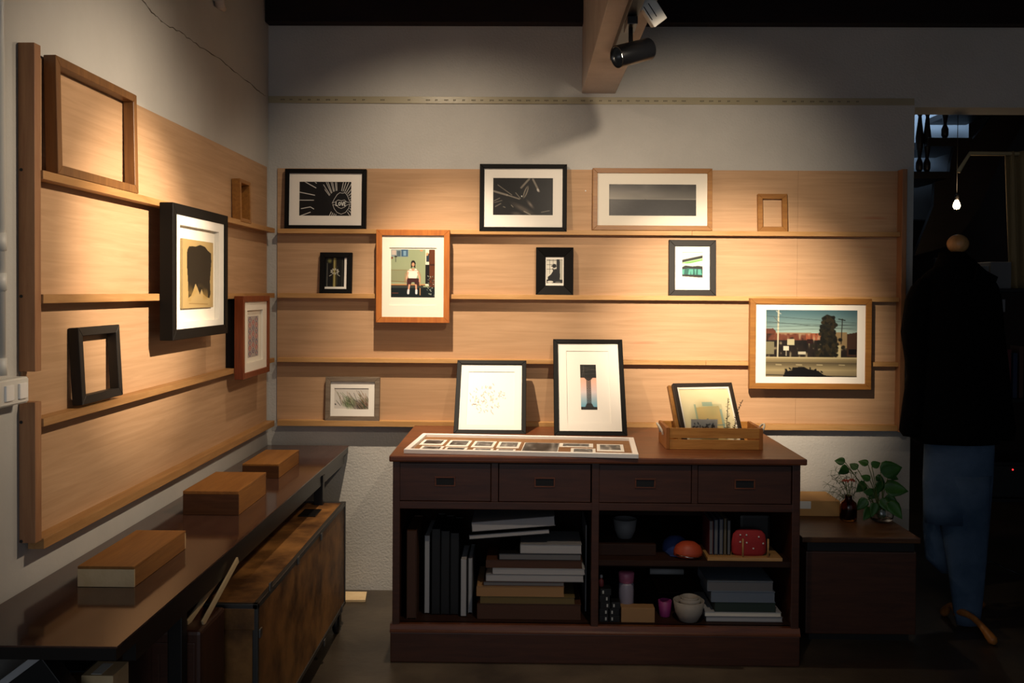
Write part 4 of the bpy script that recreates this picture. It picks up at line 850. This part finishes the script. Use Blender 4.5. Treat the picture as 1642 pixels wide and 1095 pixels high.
mb = MB((a.x, CY+.46, zr)); mb.tube([(a.x, CY+.46, zr+.013), (b_.x+.01, CY+.46, zr+.013)], .0125, 18); tag(mb.build('paper_roll', M['paper']), 'white paper roll lying on the dark shallow box', 'paper roll')

# ================================================================== LOW CHEST AT THE RIGHT
KY = 3.785
kl, kr = at(1292, 950, y=KY).x, at(1469, 950, y=KY).x
kz = at(1380, 862, y=KY-.01).z
rk = thing('low_chest', 'low dark brown wooden chest right of the drawer cabinet', 'chest', ((kl+kr)/2, (KY+4.33)/2, 0)); o3 = rk.location
mb = MB(o3); mb.box(kl-.02, kr+.012, KY-.012, 4.34, kz-.022, kz, .004); mb.build('lid', M['cabtop'] if 0 else wood('chest_lid', '4a2a15', '63401f', 'x', 4, 10, .45, .4), rk)
mb = MB(o3); mb.box(kl+.006, kr-.006, KY+.006, 4.325, kz-.062, kz-.022, .002); mb.build('gap_band', M['blk'], rk)
mb = MB(o3); mb.box(kl, kr, KY, 4.33, .03, kz-.062, .004); mb.build('chest_body', M['cab'], rk)
mb = MB(o3); mb.box(kl+.02, kr-.02, KY+.02, 4.31, 0, .03); mb.build('foot_frame', M['dark'], rk)
# carton with a label
a, b_ = at(1284, 827.5, z=kz), at(1346, 827.5, z=kz); zt = at(1310, 803, y=a.y).z
X0c = max(a.x-.06, cr+.03)
r = thing('carton', 'brown cardboard carton with a white label lying on the low chest', 'box', ((X0c+b_.x)/2, a.y, kz)); o3 = r.location
mb = MB(o3); mb.box(X0c, b_.x, a.y, a.y+.20, kz+.0005, zt, .002); mb.build('carton_body', M['card'], r)
p = at(1283.5, 815.5, y=a.y-.001); q2 = at(1300.5, 800.5, y=a.y-.001); mb = MB(o3); mb.box(X0c+.001, q2.x, a.y-.0009, a.y, p.z, min(q2.z, zt-.002)); lb_ = mb.build('paper_label', M['label'], r)
# amber bottle with dried red flowers
c = at(1360, 834, z=kz); c.z = kz+.0006; R = at(1373.5, 830, y=c.y).x-c.x; H = at(1360, 794, y=c.y).z-c.z
r = thing('amber_vase', 'amber glass bottle holding faded red flowers on the low chest', 'vase', c); mb = MB(c)
mb.lathe([(R*.8, 0), (R, .004), (R*1.02, H*.55), (R*.9, H*.72), (R*.45, H*.85), (R*.42, H*.98), (R*.5, H), (R*.36, H*.99), (R*.36, H*.84), (R*.8, H*.68), (R*.92, H*.5), (R*.9, .008), (.001, .007)], c, 32, cap=False); mb.lathe([(R*.8, 0), (.001, .0001)], c, 32, cap=False); mb.build('glass_bottle', M['amber'], r)
mb = MB(c); mb.lathe([(R*.85, .009), (R*.88, H*.45), (.001, H*.452)], c, 24); mb.build('water', flat('dark_water', '1a0f08', .2), r)
fl = thing('cut_flowers', 'faded red flowers with green stalks in the amber bottle', 'flowers', (c.x, c.y, c.z+H*.5)); 
for (u, v) in ((1356, 772), (1366, 771)):
    t = at(u, v, y=c.y); mb = MB(fl.location); mb.tube([(c.x, c.y, c.z+H*.5), (c.x+(t.x-c.x)*.3, c.y, c.z+H), (t.x, t.y, t.z)], .0016, 6); mb.build('stalk', M['stem'], fl)
    mb = MB(fl.location)
    for k in range(11):
        a = k*2.4; rr_ = .004+.0011*k; mb.lathe([(.001, 0), (.0045, .002), (.005, .005), (.001, .0065)], (t.x+rr_*math.cos(a)*.9, t.y+rr_*math.sin(a)*.9, t.z-.003+.0006*(11-k)), 8, cap=False)
    mb.build('bloom', M['rose'], fl)
# feathery sprigs arching to the left
fs = thing('asparagus_fern', 'fine feathery green sprigs arching left over the carton', 'plant', (c.x+.02, c.y+.05, kz+.01)); b0 = Vector((c.x+.03, c.y+.06, kz+.02)); R_ = random.Random(4)
for (u, v) in ((1327, 776), (1332, 762), (1340, 754), (1350, 750), (1362, 752), (1330, 788), (1345, 766), (1372, 757)):
    t = at(u, v, y=c.y+.04+R_.uniform(-.03, .05)); mb = MB(fs.location); mid_ = b0.lerp(t, .5)+Vector((.02, 0, .045)); P_ = [b0.lerp(mid_, k/6).lerp(mid_.lerp(t, k/6), k/6) for k in range(7)]
    mb.tube(P_, .001, 5)
    for k in range(2, 7):
        for s_ in range(5):
            dv = Vector((R_.uniform(-1, .6), R_.uniform(-1, 1), R_.uniform(-.9, .6))).normalized()*R_.uniform(.02, .038); mb.tube([P_[k], P_[k]+dv*.5+Vector((0, 0, .002)), P_[k]+dv], .0007, 4)
    mb.build('sprig', M['fern'], fs)
# pothos in a glass jar
c = at(1413, 836, z=kz); c.z = kz+.0006; R = .052; H = .075
r = thing('glass_jar', 'round clear glass jar of water holding the green leafy plant', 'jar', c); mb = MB(c); pr = [(R*.6, 0), (R*.9, .01), (R, .03), (R*.92, .055), (R*.72, H), (R*.66, H), (R*.86, .055), (R*.94, .03), (R*.84, .013), (.001, .008)]
mb.lathe(pr, c, 32, cap=False); mb.lathe([(R*.6, 0), (.001, .0001)], c, 32, cap=False); mb.build('glass_body', M['clear'], r)
pt = thing('pothos_plant', 'leafy green pothos with pointed leaves growing from the glass jar', 'plant', (c.x, c.y, c.z+.012)); R_ = random.Random(8)
leaves = [(1355, 741, 1338, 736), (1360, 750, 1344, 757), (1375, 752, 1366, 744), (1392, 745, 1376, 737), (1398, 748, 1412, 739), (1412, 757, 1447, 743), (1425, 762, 1440, 766), (1404, 764, 1419, 772), (1395, 770, 1383, 762), (1418, 783, 1457, 782), (1408, 786, 1392, 798), (1400, 790, 1384, 786), (1420, 796, 1441, 806), (1412, 800, 1428, 818), (1404, 806, 1398, 826), (1425, 805, 1447, 828), (1390, 800, 1374, 815), (1415, 772, 1402, 790), (1388, 775, 1372, 786), (1430, 815, 1446, 834), (1410, 815, 1420, 835), (1396, 815, 1384, 833)]
for k, (u0, v0, u1, v1) in enumerate(leaves):
    yy = c.y+R_.uniform(-.06, .06); p, q2 = at(u0, v0, y=yy), at(u1, v1, y=yy+R_.uniform(-.03, .03)); base = Vector((c.x+R_.uniform(-.012, .012), c.y+R_.uniform(-.012, .012), c.z+.012))
    if q2.z < kz+.02: q2.z = kz+.02
    if p.z < kz+.05: p.z = kz+.05
    mb = MB(pt.location); m_ = base.lerp(p, .55)+Vector((0, 0, .03)); P_ = [base.lerp(m_, t/6).lerp(m_.lerp(p, t/6), t/6) for t in range(7)]; mb.tube(P_, .0016, 6); s0 = mb.build('stalk', M['stem'], pt)
    d_ = q2-p; L_ = max(d_.length, .045); d_.normalize(); sd_ = d_.cross(Vector((R_.uniform(-.3, .3), -1, R_.uniform(.1, .6)))).normalized(); nn = sd_.cross(d_).normalized(); mb = MB(pt.location); v = []; f = []
    prof = [(0, .0), (.04, .22), (.18, .40), (.38, .42), (.6, .33), (.8, .18), (1, 0)]
    for t, w_ in prof:
        ctr = p+d_*L_*t-Vector((0, 0, 1))*L_*.16*t*t; 
        for s_ in (-1, -.5, 0, .5, 1): v.append(ctr+sd_*s_*w_*L_*.9+nn*abs(s_)*w_*L_*.22)
    for i in range(6):
        for j in range(4): f.append((i*5+j, i*5+j+1, i*5+j+6, i*5+j+5))
    mb.add(v, f, True); o = mb.build('leaf', M['leaf'], pt); o.modifiers.new('th', 'SOLIDIFY').thickness = .0008

# ================================================================== BENCH ALONG THE LEFT WALL
bz = at(500, 714, y=D-.012).z
bx = at(559.5, 714.5, y=D-.012).x; fx, fyv = at(190, 1035, z=bz).x, at(100, 1036, z=bz).y
rb = thing('long_bench', 'long dark glossy table top on black legs along the left wall', 'table', (XL+.2, (D+fyv)/2, 0)); o3 = rb.location
top_p = [(XL+.004, fyv), (fx, fyv), (bx, D-.012), (XL+.004, D-.012)]
mb = MB(o3); mb.prism(top_p, bz-.004, bz, 'z', bev=.001); mb.build('table_top', M['bench'], rb)
mb = MB(o3); i_ = .003; mb.prism([(XL+.006, fyv+i_), (fx-i_, fyv+i_), (bx-i_, D-.014), (XL+.006, D-.014)], bz-.030, bz-.0045, 'z'); mb.build('top_core', M['bench_edge'], rb)
mb = MB(o3)
ax = lambda y, off: fx+(bx-fx)*(y-fyv)/(D-.012-fyv)-off
mb.prism([(ax(fyv, .05), fyv+.14), (ax(fyv, .02), fyv+.14), (ax(D, .02), D-.03), (ax(D, .05), D-.03)], bz-.085, bz-.031, 'z'); mb.build('apron', M['bench_edge'], rb)
for (u, y) in ((280, None), (510, None)):
    yl = {280: 2.36, 510: 3.86}[u]; x = at(u, 850, y=yl).x
    mb = MB(o3); mb.box(x-.019, x+.019, yl, yl+.038, 0, bz-.031, .003); lg = mb.build('leg', M['iron'], rb)
    mb = MB(o3); mb.box(x-.021, x+.021, yl-.003, yl+.041, bz-.075, bz-.045, .003); mb.build('leg_bracket', M['pvc'] if u == 280 else M['iron'], lg)
for yl in (2.36, 3.86):
    mb = MB(o3); mb.box(XL+.03, XL+.068, yl, yl+.038, 0, bz-.031, .003); mb.build('leg', M['iron'], rb)
# three wooden boxes
def wbox(lab, u0, u1, vb, vt, vback, endm):
    a, b_ = at(u0, vb, z=bz), at(u1, vb, z=bz); y0 = (a.y+b_.y)/2; zt = at((u0+u1)/2, vt, y=y0).z; y1 = at((u0+u1)/2+40, vback, z=zt).y
    r = thing('wooden_box', lab, 'box', ((a.x+b_.x)/2, (y0+y1)/2, bz+.0006), None, 'wooden boxes on the long table'); o3 = r.location; X0, X1 = a.x, b_.x; t = .006; z0 = bz+.0006; lt = z0+(zt-z0)*.86
    mb = MB(o3); mb.box(X0, X1, y0+t, y1-t, z0, lt, .001); mb.build('box_body', M['box'], r)
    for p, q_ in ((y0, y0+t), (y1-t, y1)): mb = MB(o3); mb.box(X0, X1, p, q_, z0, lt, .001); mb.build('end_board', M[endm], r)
    mb = MB(o3); mb.box(X0, X1, y0, y1, lt+.0004, zt, .0012); mb.build('lid', M['box'], r)
wbox('nearest wooden box on the long table, its pale end grain facing the viewer', 123.5, 216, 941.5, 908, 849.5, 'endgrain')
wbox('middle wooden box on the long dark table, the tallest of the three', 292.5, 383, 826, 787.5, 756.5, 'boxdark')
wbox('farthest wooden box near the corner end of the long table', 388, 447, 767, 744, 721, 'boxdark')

# ------------------------------------------------------------------ flight case under the bench
tx1 = at(545, 1010, y=3.80).x; ty0, ty1 = at(413.4, 970, x=tx1).y, at(554.7, 804, x=tx1).y; tz1 = at(554.7, 804, y=ty1).z; tx0 = tx1-.215; tz0 = .085
r = thing('flight_case', 'tall plywood flight case with metal edges and castors under the long table', 'case', ((tx0+tx1)/2, (ty0+ty1)/2, 0)); o3 = r.location
mb = MB(o3); mb.box(tx0+.004, tx1-.004, ty0+.004, ty1-.004, tz0+.003, tz1-.003); mb.build('ply_body', M['crate_ply'], r)
e = .016
mb = MB(o3)
for x0, x1 in ((tx0, tx0+e), (tx1-e, tx1)):
    for z0_, z1_ in ((tz0, tz0+e), (tz1-e, tz1)): mb.box(x0, x1, ty0, ty1, z0_, z1_, .002)
    for y0_, y1_ in ((ty0, ty0+e), (ty1-e, ty1)): mb.box(x0, x1, y0_, y1_, tz0, tz1, .002)
for y0_, y1_ in ((ty0, ty0+e), (ty1-e, ty1)):
    for z0_, z1_ in ((tz0, tz0+e), (tz1-e, tz1)): mb.box(tx0, tx1, y0_, y1_, z0_, z1_, .002)
mb.build('metal_edging', flat('dull_metal', '5c5a57', .4, .8), r)
mb = MB(o3); mb.box(tx0+.01, tx1-.01, ty0-.001, ty0+.01, tz1-.075, tz1-.013, .002); mb.build('front_batten', M['crate_ply'], r)
for (u, v) in ((433, 940), (478, 898), (515, 860), (417, 1014), (548, 975), (520, 1030)):
    p = at(u, v, x=tx1); mb = MB(o3); mb.box(tx1-.001, tx1+.004, p.y-.012, p.y+.012, p.z-.013, p.z+.013, .002); mb.build('latch', M['steel'], r)
p = at(497, 822, z=tz1); mb = MB(o3); mb.box(p.x-.035, p.x+.035, p.y-.06, p.y+.06, tz1-.002, tz1+.0012, .001); mb.build('recessed_handle', M['iron'], r)
for x in (tx0+.045, tx1-.018):
    for y in (ty0+.09, ty1-.10):
        mb = MB(o3); mb.box(x-.02, x+.02, y-.035, y+.03, tz0-.006, tz0, .001); mb.box(x-.016, x-.012, y-.02, y+.02, .03, tz0-.004); mb.box(x+.012, x+.016, y-.02, y+.02, .03, tz0-.004); ft = mb.build('castor', M['iron'], r)
        mb = MB(o3); mb.lathe([(.033, -.011), (.038, -.008), (.038, .008), (.033, .011)], n=24, m=Matrix.Translation((x, y, .038)) @ Matrix.Rotation(PI/2, 4, 'Y')); mb.build('wheel', M['dark'], ft)
# dark cupboard under the table, just before the flight case
cy0_, cy1_ = 2.405, 2.60
x1 = at(322, 1012, y=cy0_).x; zc1 = at(290, 1012, y=cy0_).z
r = thing('low_cupboard', 'dark reddish cupboard under the long table before the flight case', 'cupboard', (x1-.16, (cy0_+cy1_)/2, 0)); o3 = r.location
mb = MB(o3); mb.box(XL+.07, x1, cy0_, cy1_, 0, zc1, .010); mb.build('cupboard_body', M['cabz'], r)
mb = MB(o3); mb.box(x1-.13, x1-.015, cy0_-.004, cy0_+.002, .03, zc1-.03, .002); mb.build('door_panel', M['cab'], r)
mb = MB(o3)
for k in range(3): mb.box(x1-.11+k*.035, x1-.107+k*.035, cy0_-.007, cy0_-.003, .06, zc1-.06)
mb.build('grooves', M['dimbrown'], r)
# two pale slats standing on the cupboard and leaning on the table's apron
for k, (p_, q_) in enumerate((((300, 1000), (354, 922)), ((336, 1000), (381, 897)))):
    a2 = at(*p_, z=zc1+.003); b_ = at(*q_, y=ty0+.06); a2.x = min(a2.x, x1-.012)
    if a2.y > cy1_-.01: a2.y = cy1_-.01
    d_ = (b_-a2).normalized(); qd = d_.to_track_quat('Z', 'X').to_matrix().to_4x4()
    mb = MB(a2); mb.box(-.009, .009, -.003, .003, 0, (b_-a2).length, .001, m=Matrix.Translation(a2) @ qd)
    tag(mb.build('wooden_slat', M['endgrain']), ['pale wooden slat leaning at the far left of the flight case', 'pale wooden slat leaning in front of the flight case top'][k], 'wooden slat')
# low shelf with frames stacked near the viewer
zq = .40
r = thing('low_shelf', 'low wooden shelf board under the near end of the table carrying spare frames', 'shelf', (XL+.17, 1.72, 0)); o3 = r.location
mb = MB(o3); mb.box(XL+.004, -.83, 1.50, 1.99, zq-.018, zq, .002); mb.build('shelf_board', M['dimbrown'], r)
for x in (XL+.02, -.87):
    for y in (1.52, 1.93): mb = MB(o3); mb.box(x, x+.03, y, y+.03, 0, zq-.018); mb.build('leg', M['iron'], r)
a, b_ = at(130, 1083, z=zq+.12), at(182, 1083, z=zq+.12); 
r = thing('small_wooden_block', 'small pale wooden box with a blank white label on the low shelf', 'box', ((a.x+b_.x)/2, a.y, zq+.0006)); o3 = r.location; zt_ = zq+.12; y1_ = at(180, 1060, z=zt_).y
mb = MB(o3); mb.box(a.x, a.x+(b_.x-a.x), a.y, y1_, zq+.0006, zt_, .0015); mb.build('block_body', M['endgrain'], r)
l0, l1 = at(146, 1081, z=zt_), at(182, 1064, z=zt_); mb = MB(o3); mb.box(l0.x, min(l1.x, b_.x-.002), l0.y, min(l1.y, y1_-.002), zt_, zt_+.0008); mb.build('paper_label', M['label'], r)
# two tilted frames at the very left edge, tray behind
TRc = at(60, 1046, y=2.04); ra_ = math.radians(-37); Wq, Hq = .26, .14
lq = TRc-Vector((math.cos(ra_), 0, -math.sin(ra_)))*(Wq/2)-Vector((math.sin(ra_), 0, math.cos(ra_)))*Hq
r = thing('tilted_album', 'dark album with a pale top edge leaning at the bottom left corner under the table', 'album', lq, (0, ra_, 0))
mb = MB(); mb.box(-Wq/2, Wq/2, 0, .05, 0, Hq-.017, .002); mb.build('cover', M['blk'], r)
mb = MB(); mb.box(-Wq/2, Wq/2, -.002, .052, Hq-.0165, Hq, .002); mb.build('pale_edge', M['paper'], r)
a, b_ = at(75, 1078, z=zq+.09), at(133, 1078, z=zq+.09)
book('album', 'blue-grey album lying on the low shelf behind the small box', 74, 1071, 136, 1078, a.y, .17, 'blk', 'bluegrey', zq+.085)
cbox('wooden_tray', 'brown wooden tray holding the blue-grey album on the low shelf', 'tray', 74, 1079, 136, 1120, a.y, .17, 'walnut', .002, zfix=zq+.0006)
# scrap of pale board on the floor
a, b_ = at(555, 962, z=.012), at(586, 961.5, z=.012); y2 = at(588, 948.5, z=.012).y
mb = MB((a.x, a.y, 0)); mb.prism([(a.x-.04, a.y), (b_.x, b_.y), (at(588.5, 948, z=.012).x, y2), (a.x-.04, y2)], 0.0005, .012, 'z', bev=.001); tag(mb.build('board_offcut', M['endgrain']), 'pale board offcut on the floor between flight case and cabinet', 'board')

# ================================================================== THE NEXT ROOM
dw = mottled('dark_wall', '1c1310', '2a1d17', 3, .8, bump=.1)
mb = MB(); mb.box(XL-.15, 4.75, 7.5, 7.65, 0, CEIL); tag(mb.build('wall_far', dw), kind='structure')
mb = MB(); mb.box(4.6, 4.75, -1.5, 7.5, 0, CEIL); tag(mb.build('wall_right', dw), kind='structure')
# pale stairwell wall and daylight coming down it
pw = at(1466, 360, y=6.6)
mb = MB(); mb.box(2.2, at(1552, 300, y=6.6).x, 6.6, 6.7, at(1500, 352, y=6.6).z, CEIL); tag(mb.build('wall_stairwell', flat('stair_wall', '8d99a6', .8)), kind='structure')
al = bpy.data.lights.new('stairwell_daylight', 'AREA'); al.energy = 8; al.color = (.62, .80, 1); al.size = .5
ao = bpy.data.objects.new('stairwell_daylight', al); COL.objects.link(ao); ao.location = (2.75, 6.25, 3.0); ao.rotation_euler = (math.radians(35), 0, 0)
SY_ = 6.0
r = thing('staircase', 'dark wooden staircase with turned balusters beyond the opening', 'staircase', at(1520, 375, y=SY_)); o3 = r.location
def pz(pts, y=SY_): return [(at(u, v, y=y).x, at(u, v, y=y).z) for u, v in pts]
st_m = wood('stair_wood', '120c0b', '1d1412', 'x', 4, 8, .4, .4)
mb = MB(o3); mb.prism(pz([(1552, 232), (1604, 172), (1640, 150), (1640, 200), (1602, 262), (1572, 330), (1530, 392), (1466, 410), (1497, 330), (1499, 292), (1522, 286), (1524, 262), (1530, 236)]), SY_, SY_+.04, 'y'); mb.build('stringer', st_m, r)
for u0, u1, v0, v1 in ((1455, 1524, 276, 287), (1484, 1556, 222, 235), (1540, 1608, 168, 178)):
    a, b_ = at(u0, v1, y=SY_), at(u1, v0, y=SY_); mb = MB(o3); mb.box(a.x, b_.x, SY_-.03, SY_+.5, a.z, b_.z, .004); mb.build('tread', st_m, r)
for u, v1 in ((1474, 276), (1486, 276), (1515, 222)):
    a = at(u, v1, y=SY_+.02); H = 1.1 if v1 == 276 else .9; H = min(H, CEIL-.02-a.z); mb = MB(o3)
    pr = [(.012, 0), (.022, .02), (.022, .06), (.010, .09), (.020, .16), (.026, .22), (.014, .32), (.010, .36), (.020, .38), (.010, .40), (.016, .52), (.022, .60), (.012, .70), (.02, .73), (.02, H)]
    mb.lathe(pr, a, 16); mb.build('baluster', st_m, r)
# bare bulb
c = at(1534, 328, y=5.4); r = thing('hanging_bulb', 'small bare glowing bulb hanging in the dark room beyond', 'light bulb', c)
mb = MB(c); mb.lathe([(.001, -.028), (.014, -.024), (.020, -.010), (.018, .006), (.010, .022), (.009, .03)], c, 20, cap=False); mb.build('bulb_glass', emit('bulb_glow', (1, .72, .38), 26), r)
mb = MB(c); mb.lathe([(.011, .026), (.012, .03), (.012, .055), (.004, .06)], c, 16); mb.build('socket', M['iron'], r)
mb = MB(c); mb.tube([c+Vector((0, 0, .06)), Vector((c.x, c.y, CEIL-.002))], .002, 6); mb.build('cord', M['iron'], r)
li = bpy.data.lights.new('bulb', 'POINT'); li.energy = 2.2; li.color = (1, .68, .38); li.shadow_soft_size = .02; lo = bpy.data.objects.new('bulb_light', li); COL.objects.link(lo); lo.parent = r; lo.location = (0, -.045, -.005)
# curtain on a bent pole
CYY = 5.05
r = thing('curtain', 'beige curtain hanging from a pale pole at the right edge of the next room', 'curtain', at(1630, 458, y=CYY)); o3 = r.location
zt, z0 = at(1612, 243, y=CYY).z, at(1612, 462, y=CYY).z; xa, xb = at(1611, 300, y=CYY).x, 2.95; v = []; f = []; n = 60
for j in range(14):
    t = j/13
    for i in range(n+1):
        s_ = i/n; xs = xa+(xb-xa)*s_+.035*(t)*(1-s_)*1.2; v.append((xs, CYY+.022*math.sin(s_*46+t*.8)+.008*math.sin(s_*19), zt+(z0-zt)*t))
for j in range(13):
    for i in range(n): f.append((j*(n+1)+i, j*(n+1)+i+1, (j+1)*(n+1)+i+1, (j+1)*(n+1)+i))
mb = MB(o3); mb.add(v, f, True); o = mb.build('curtain_cloth', flat('curtain_cloth', '8a7550', .9, bump=.3, bscale=200), r); o.modifiers.new('th', 'SOLIDIFY').thickness = .002
pm = flat('pole_paint', 'b5a37c', .6); p1, p2 = at(1555, 246, y=CYY), at(1612, 247, y=CYY)
mb = MB(o3); mb.tube([at(1537, 275, y=CYY-.05), p1, Vector((xb, CYY, p2.z))], .0115, 10); mb.build('curtain_pole', pm, r)
# rack with boxes
RY = 5.0
r = thing('storage_rack', 'dark metal storage rack in the next room behind the jacket', 'rack', (2.85, RY+.2, 0)); o3 = r.location
rx0, rx1 = at(1548, 465, y=RY).x, 3.15
for v in (463, 640, 741, 800):
    z = at(1610, v, y=RY).z; mb = MB(o3); mb.box(rx0, rx1, RY, RY+.4, z-.018, z, .002); mb.build('rack_shelf', M['iron'], r)
for x in (rx0, rx1-.03): 
    mb = MB(o3); mb.box(x, x+.03, RY+.37, RY+.4, 0, at(1600, 410, y=RY).z, .002); mb.build('upright', M['iron'], r)
zs1 = at(1610, 463, y=RY).z+.0006
cbox('storage_box', 'pale cardboard box on the rack, left and lower of the two behind the jacket', 'box', 1560, 426, 1586, 462, RY+.03, .2, 'grey', .003, zfix=zs1)
cbox('storage_box', 'pale cardboard box on the rack, right and taller of the two behind the jacket', 'box', 1588, 420, 1622, 462, RY+.05, .2, 'grey', .003, zfix=zs1)
cbox('price_card', 'small pale card hanging under the rack shelf', 'card', 1596, 480, 1612, 500, RY-.004, .003, 'greyc', .0005)
zs2 = at(1610, 800, y=RY).z+.0006
r = thing('amplifier', 'black equipment box with a red light on the lower rack shelf', 'equipment', at(1615, 798, y=RY+.03)); o3 = r.location; o3.z = zs2; r.location = o3
a, b_ = at(1590, 799, y=RY+.03), at(1660, 747, y=RY+.03); mb = MB(o3); mb.box(a.x, b_.x, RY+.03, RY+.33, zs2, b_.z, .004); mb.build('housing', M['blk'], r)
p = at(1624, 753, y=RY+.029); mb = MB(o3); mb.lathe([(.0045, 0), (.004, .002), (.001, .003)], n=10, m=Matrix.Translation(p) @ Matrix.Rotation(PI/2, 4, 'X')); mb.build('indicator_light', emit('red_led', (1, .03, .03), 2), r)
zs3 = at(1610, 640, y=RY).z+.0006
for k, (u0, u1, v0, m_) in enumerate(((1612, 1622, 560, 'wine'), (1624, 1632, 566, 'navy'), (1634, 1642, 555, 'dimbrown'))):
    cbox('storage_tin', ['dark red tin on the middle rack shelf', 'dark blue tin beside the red one on the rack', 'brown tin at the right edge of the rack'][k], 'tin', u0, v0, u1, 640, RY+.05, .1, m_, .002, zfix=zs3)

# ================================================================== THE DRESS FORM
MY = 3.97
r = thing('dress_form', 'tailor dress form with a round wooden neck knob and curved wooden feet', 'dress form', at(1535, 1020, y=MY)); o3 = r.location; o3.z = 0; r.location = o3
def mp(u, v, dy=0): return at(u, v, y=MY+dy)
c = mp(1536, 391); mb = MB(o3); R = .044
mb.lathe([(.012, -R*1.25), (.02, -R*1.12), (.016, -R*.95)]+[(R*math.cos(t), R*math.sin(t)*.92) for t in [(-1.15+2.6*i/12) for i in range(13)]]+[(.001, R*.925)], c, 28, cap=False); mb.build('neck_knob', wood('knob_wood', 'a2794c', 'bd9362', 'z', 8, 6, .35, .4), r)
def rings(rows, dyf=.55, cy_=0, n=28, wob=0, seed=1):
    out = []; R_ = random.Random(seed); ph_ = [R_.uniform(0, 6) for _ in range(4)]
    for (v, uL, uR) in rows:
        a, b_ = mp(uL, v, cy_), mp(uR, v, cy_); cx_ = (a.x+b_.x)/2; rx = (b_.x-a.x)/2; ring_ = []
        for i in range(n):
            t = 2*PI*i/n; k = 1+wob*(math.sin(5*t+ph_[0]+v*.02)+.6*math.sin(9*t+ph_[1]-v*.03)); ring_.append((cx_+rx*math.cos(t)*(1 if abs(math.cos(t)) > .95 else k), MY+cy_+rx*dyf*math.sin(t)*k, a.z))
        out.append(ring_)
    return out
mb = MB(o3); mb.loft(rings([(412, 1516, 1556), (430, 1505, 1566), (450, 1480, 1585), (500, 1470, 1592), (600, 1480, 1582), (690, 1478, 1592)], .55)); mb.build('torso', flat('form_cloth', '5d6a7c', .9), r)
cpt = mp(1536, 900); mb = MB(o3); mb.tube([(cpt.x, MY, mp(1536, 690).z), (cpt.x, MY, .05)], .016, 14); mb.build('post', M['stand'], r)
hub = Vector((cpt.x, MY, .06))
for foot in (at(1592, 1034, z=0), at(1514, 988, z=0), Vector((hub.x+.22, MY+.24, 0))):
    d_ = (foot-hub); d_.z = 0; P_ = []
    for k in range(11):
        t = k/10; zz = .05*(1-t)**1.6+.018+(.035*math.sin(PI*t) if t > .3 else .035*math.sin(PI*t)); P_.append((hub.x+d_.x*t, hub.y+d_.y*t, zz))
    P_.append((foot.x+d_.normalized().x*.012, foot.y+d_.normalized().y*.012, .016))
    mb = MB(o3); mb.tube(P_, [.016, .016, .015, .014, .013, .013, .013, .014, .016, .019, .020, .012], 12); mb.build('leg', M['stand'], r)
# jacket
jk = thing('jacket', 'black jacket with upright collar hanging closed on the dress form', 'jacket', mp(1530, 700)); o3 = jk.location
mb = MB(o3); rr_ = rings([(414, 1512, 1560), (426, 1500, 1572), (440, 1482, 1588), (456, 1470, 1598), (480, 1464, 1600), (540, 1463, 1598), (600, 1466, 1594), (660, 1463, 1598), (700, 1458, 1604), (709, 1468, 1601)], .50, wob=.018, n=40)
mb.loft(rr_); body = mb.build('jacket_body', M['cloth'], jk); 
def sleeve(rows, dy, nm):
    mb = MB(o3); mb.loft(rings(rows, .75, dy, 22, .03, 5)); mb.build(nm, M['cloth'], jk)
sleeve([(446, 1474, 1496), (460, 1461, 1497), (480, 1452, 1497), (532, 1445, 1490), (568, 1450, 1489), (602, 1454, 1488), (650, 1447, 1484), (690, 1442, 1480), (699, 1448, 1477)], -.02, 'sleeve')
sleeve([(446, 1575, 1590), (460, 1572, 1601), (480, 1572, 1606), (530, 1575, 1610), (580, 1578, 1616), (640, 1584, 1622), (690, 1588, 1628), (705, 1592, 1625)], .0, 'sleeve')
mb = MB(o3)
for s_ in (1,):
    a = rings([(404, 1507, 1548), (412, 1505, 1556), (428, 1498, 1572)], .75, n=32)
    mb.loft(a, cap=False)
o = mb.build('collar', M['cloth'], jk); o.modifiers.new('th', 'SOLIDIFY').thickness = .006
mb = MB(o3); P1 = [mp(1566, 428, -.09), mp(1598, 445, -.06), mp(1590, 466, -.1), mp(1560, 450, -.12)]; mb.add(P1, [(0, 1, 2, 3)]); o = mb.build('lapel', M['cloth'], jk); o.modifiers.new('th', 'SOLIDIFY').thickness = .008
# jeans
jn = thing('jeans', 'faded blue wide jeans hanging from the dress form under the jacket', 'jeans', mp(1540, 1000)); o3 = jn.location; o3.z = .06; jn.location = o3
mb = MB(o3); mb.loft(rings([(690, 1484, 1594), (720, 1482, 1594), (770, 1480, 1592), (815, 1481, 1588), (838, 1484, 1586)], .42, wob=.02, n=40)); mb.build('hip', M['denim'], jn)
mb = MB(o3); mb.loft(rings([(760, 1500, 1590), (800, 1506, 1589), (840, 1509, 1586), (900, 1519, 1581), (950, 1525, 1576), (980, 1529, 1573), (1001, 1534, 1570)], .56, -.004, 30, .03, 9)); mb.build('leg', M['denim'], jn)
mb = MB(o3); mb.loft(rings([(800, 1481, 1540), (850, 1481, 1536), (895, 1484, 1532), (905, 1494, 1530), (918, 1508, 1528)], .6, .08, 26, .03, 12)); mb.build('leg', M['denim'], jn)
# thin cable on the floor of the next room
mb = MB(at(1560, 880, z=0)); mb.tube([at(1575, 905, z=.006), at(1590, 900, z=.006), at(1615, 912, z=.006), at(1645, 925, z=.006)], .005, 8); tag(mb.build('floor_cable', M['iron']), 'black cable lying across the floor right of the jeans', 'cable')
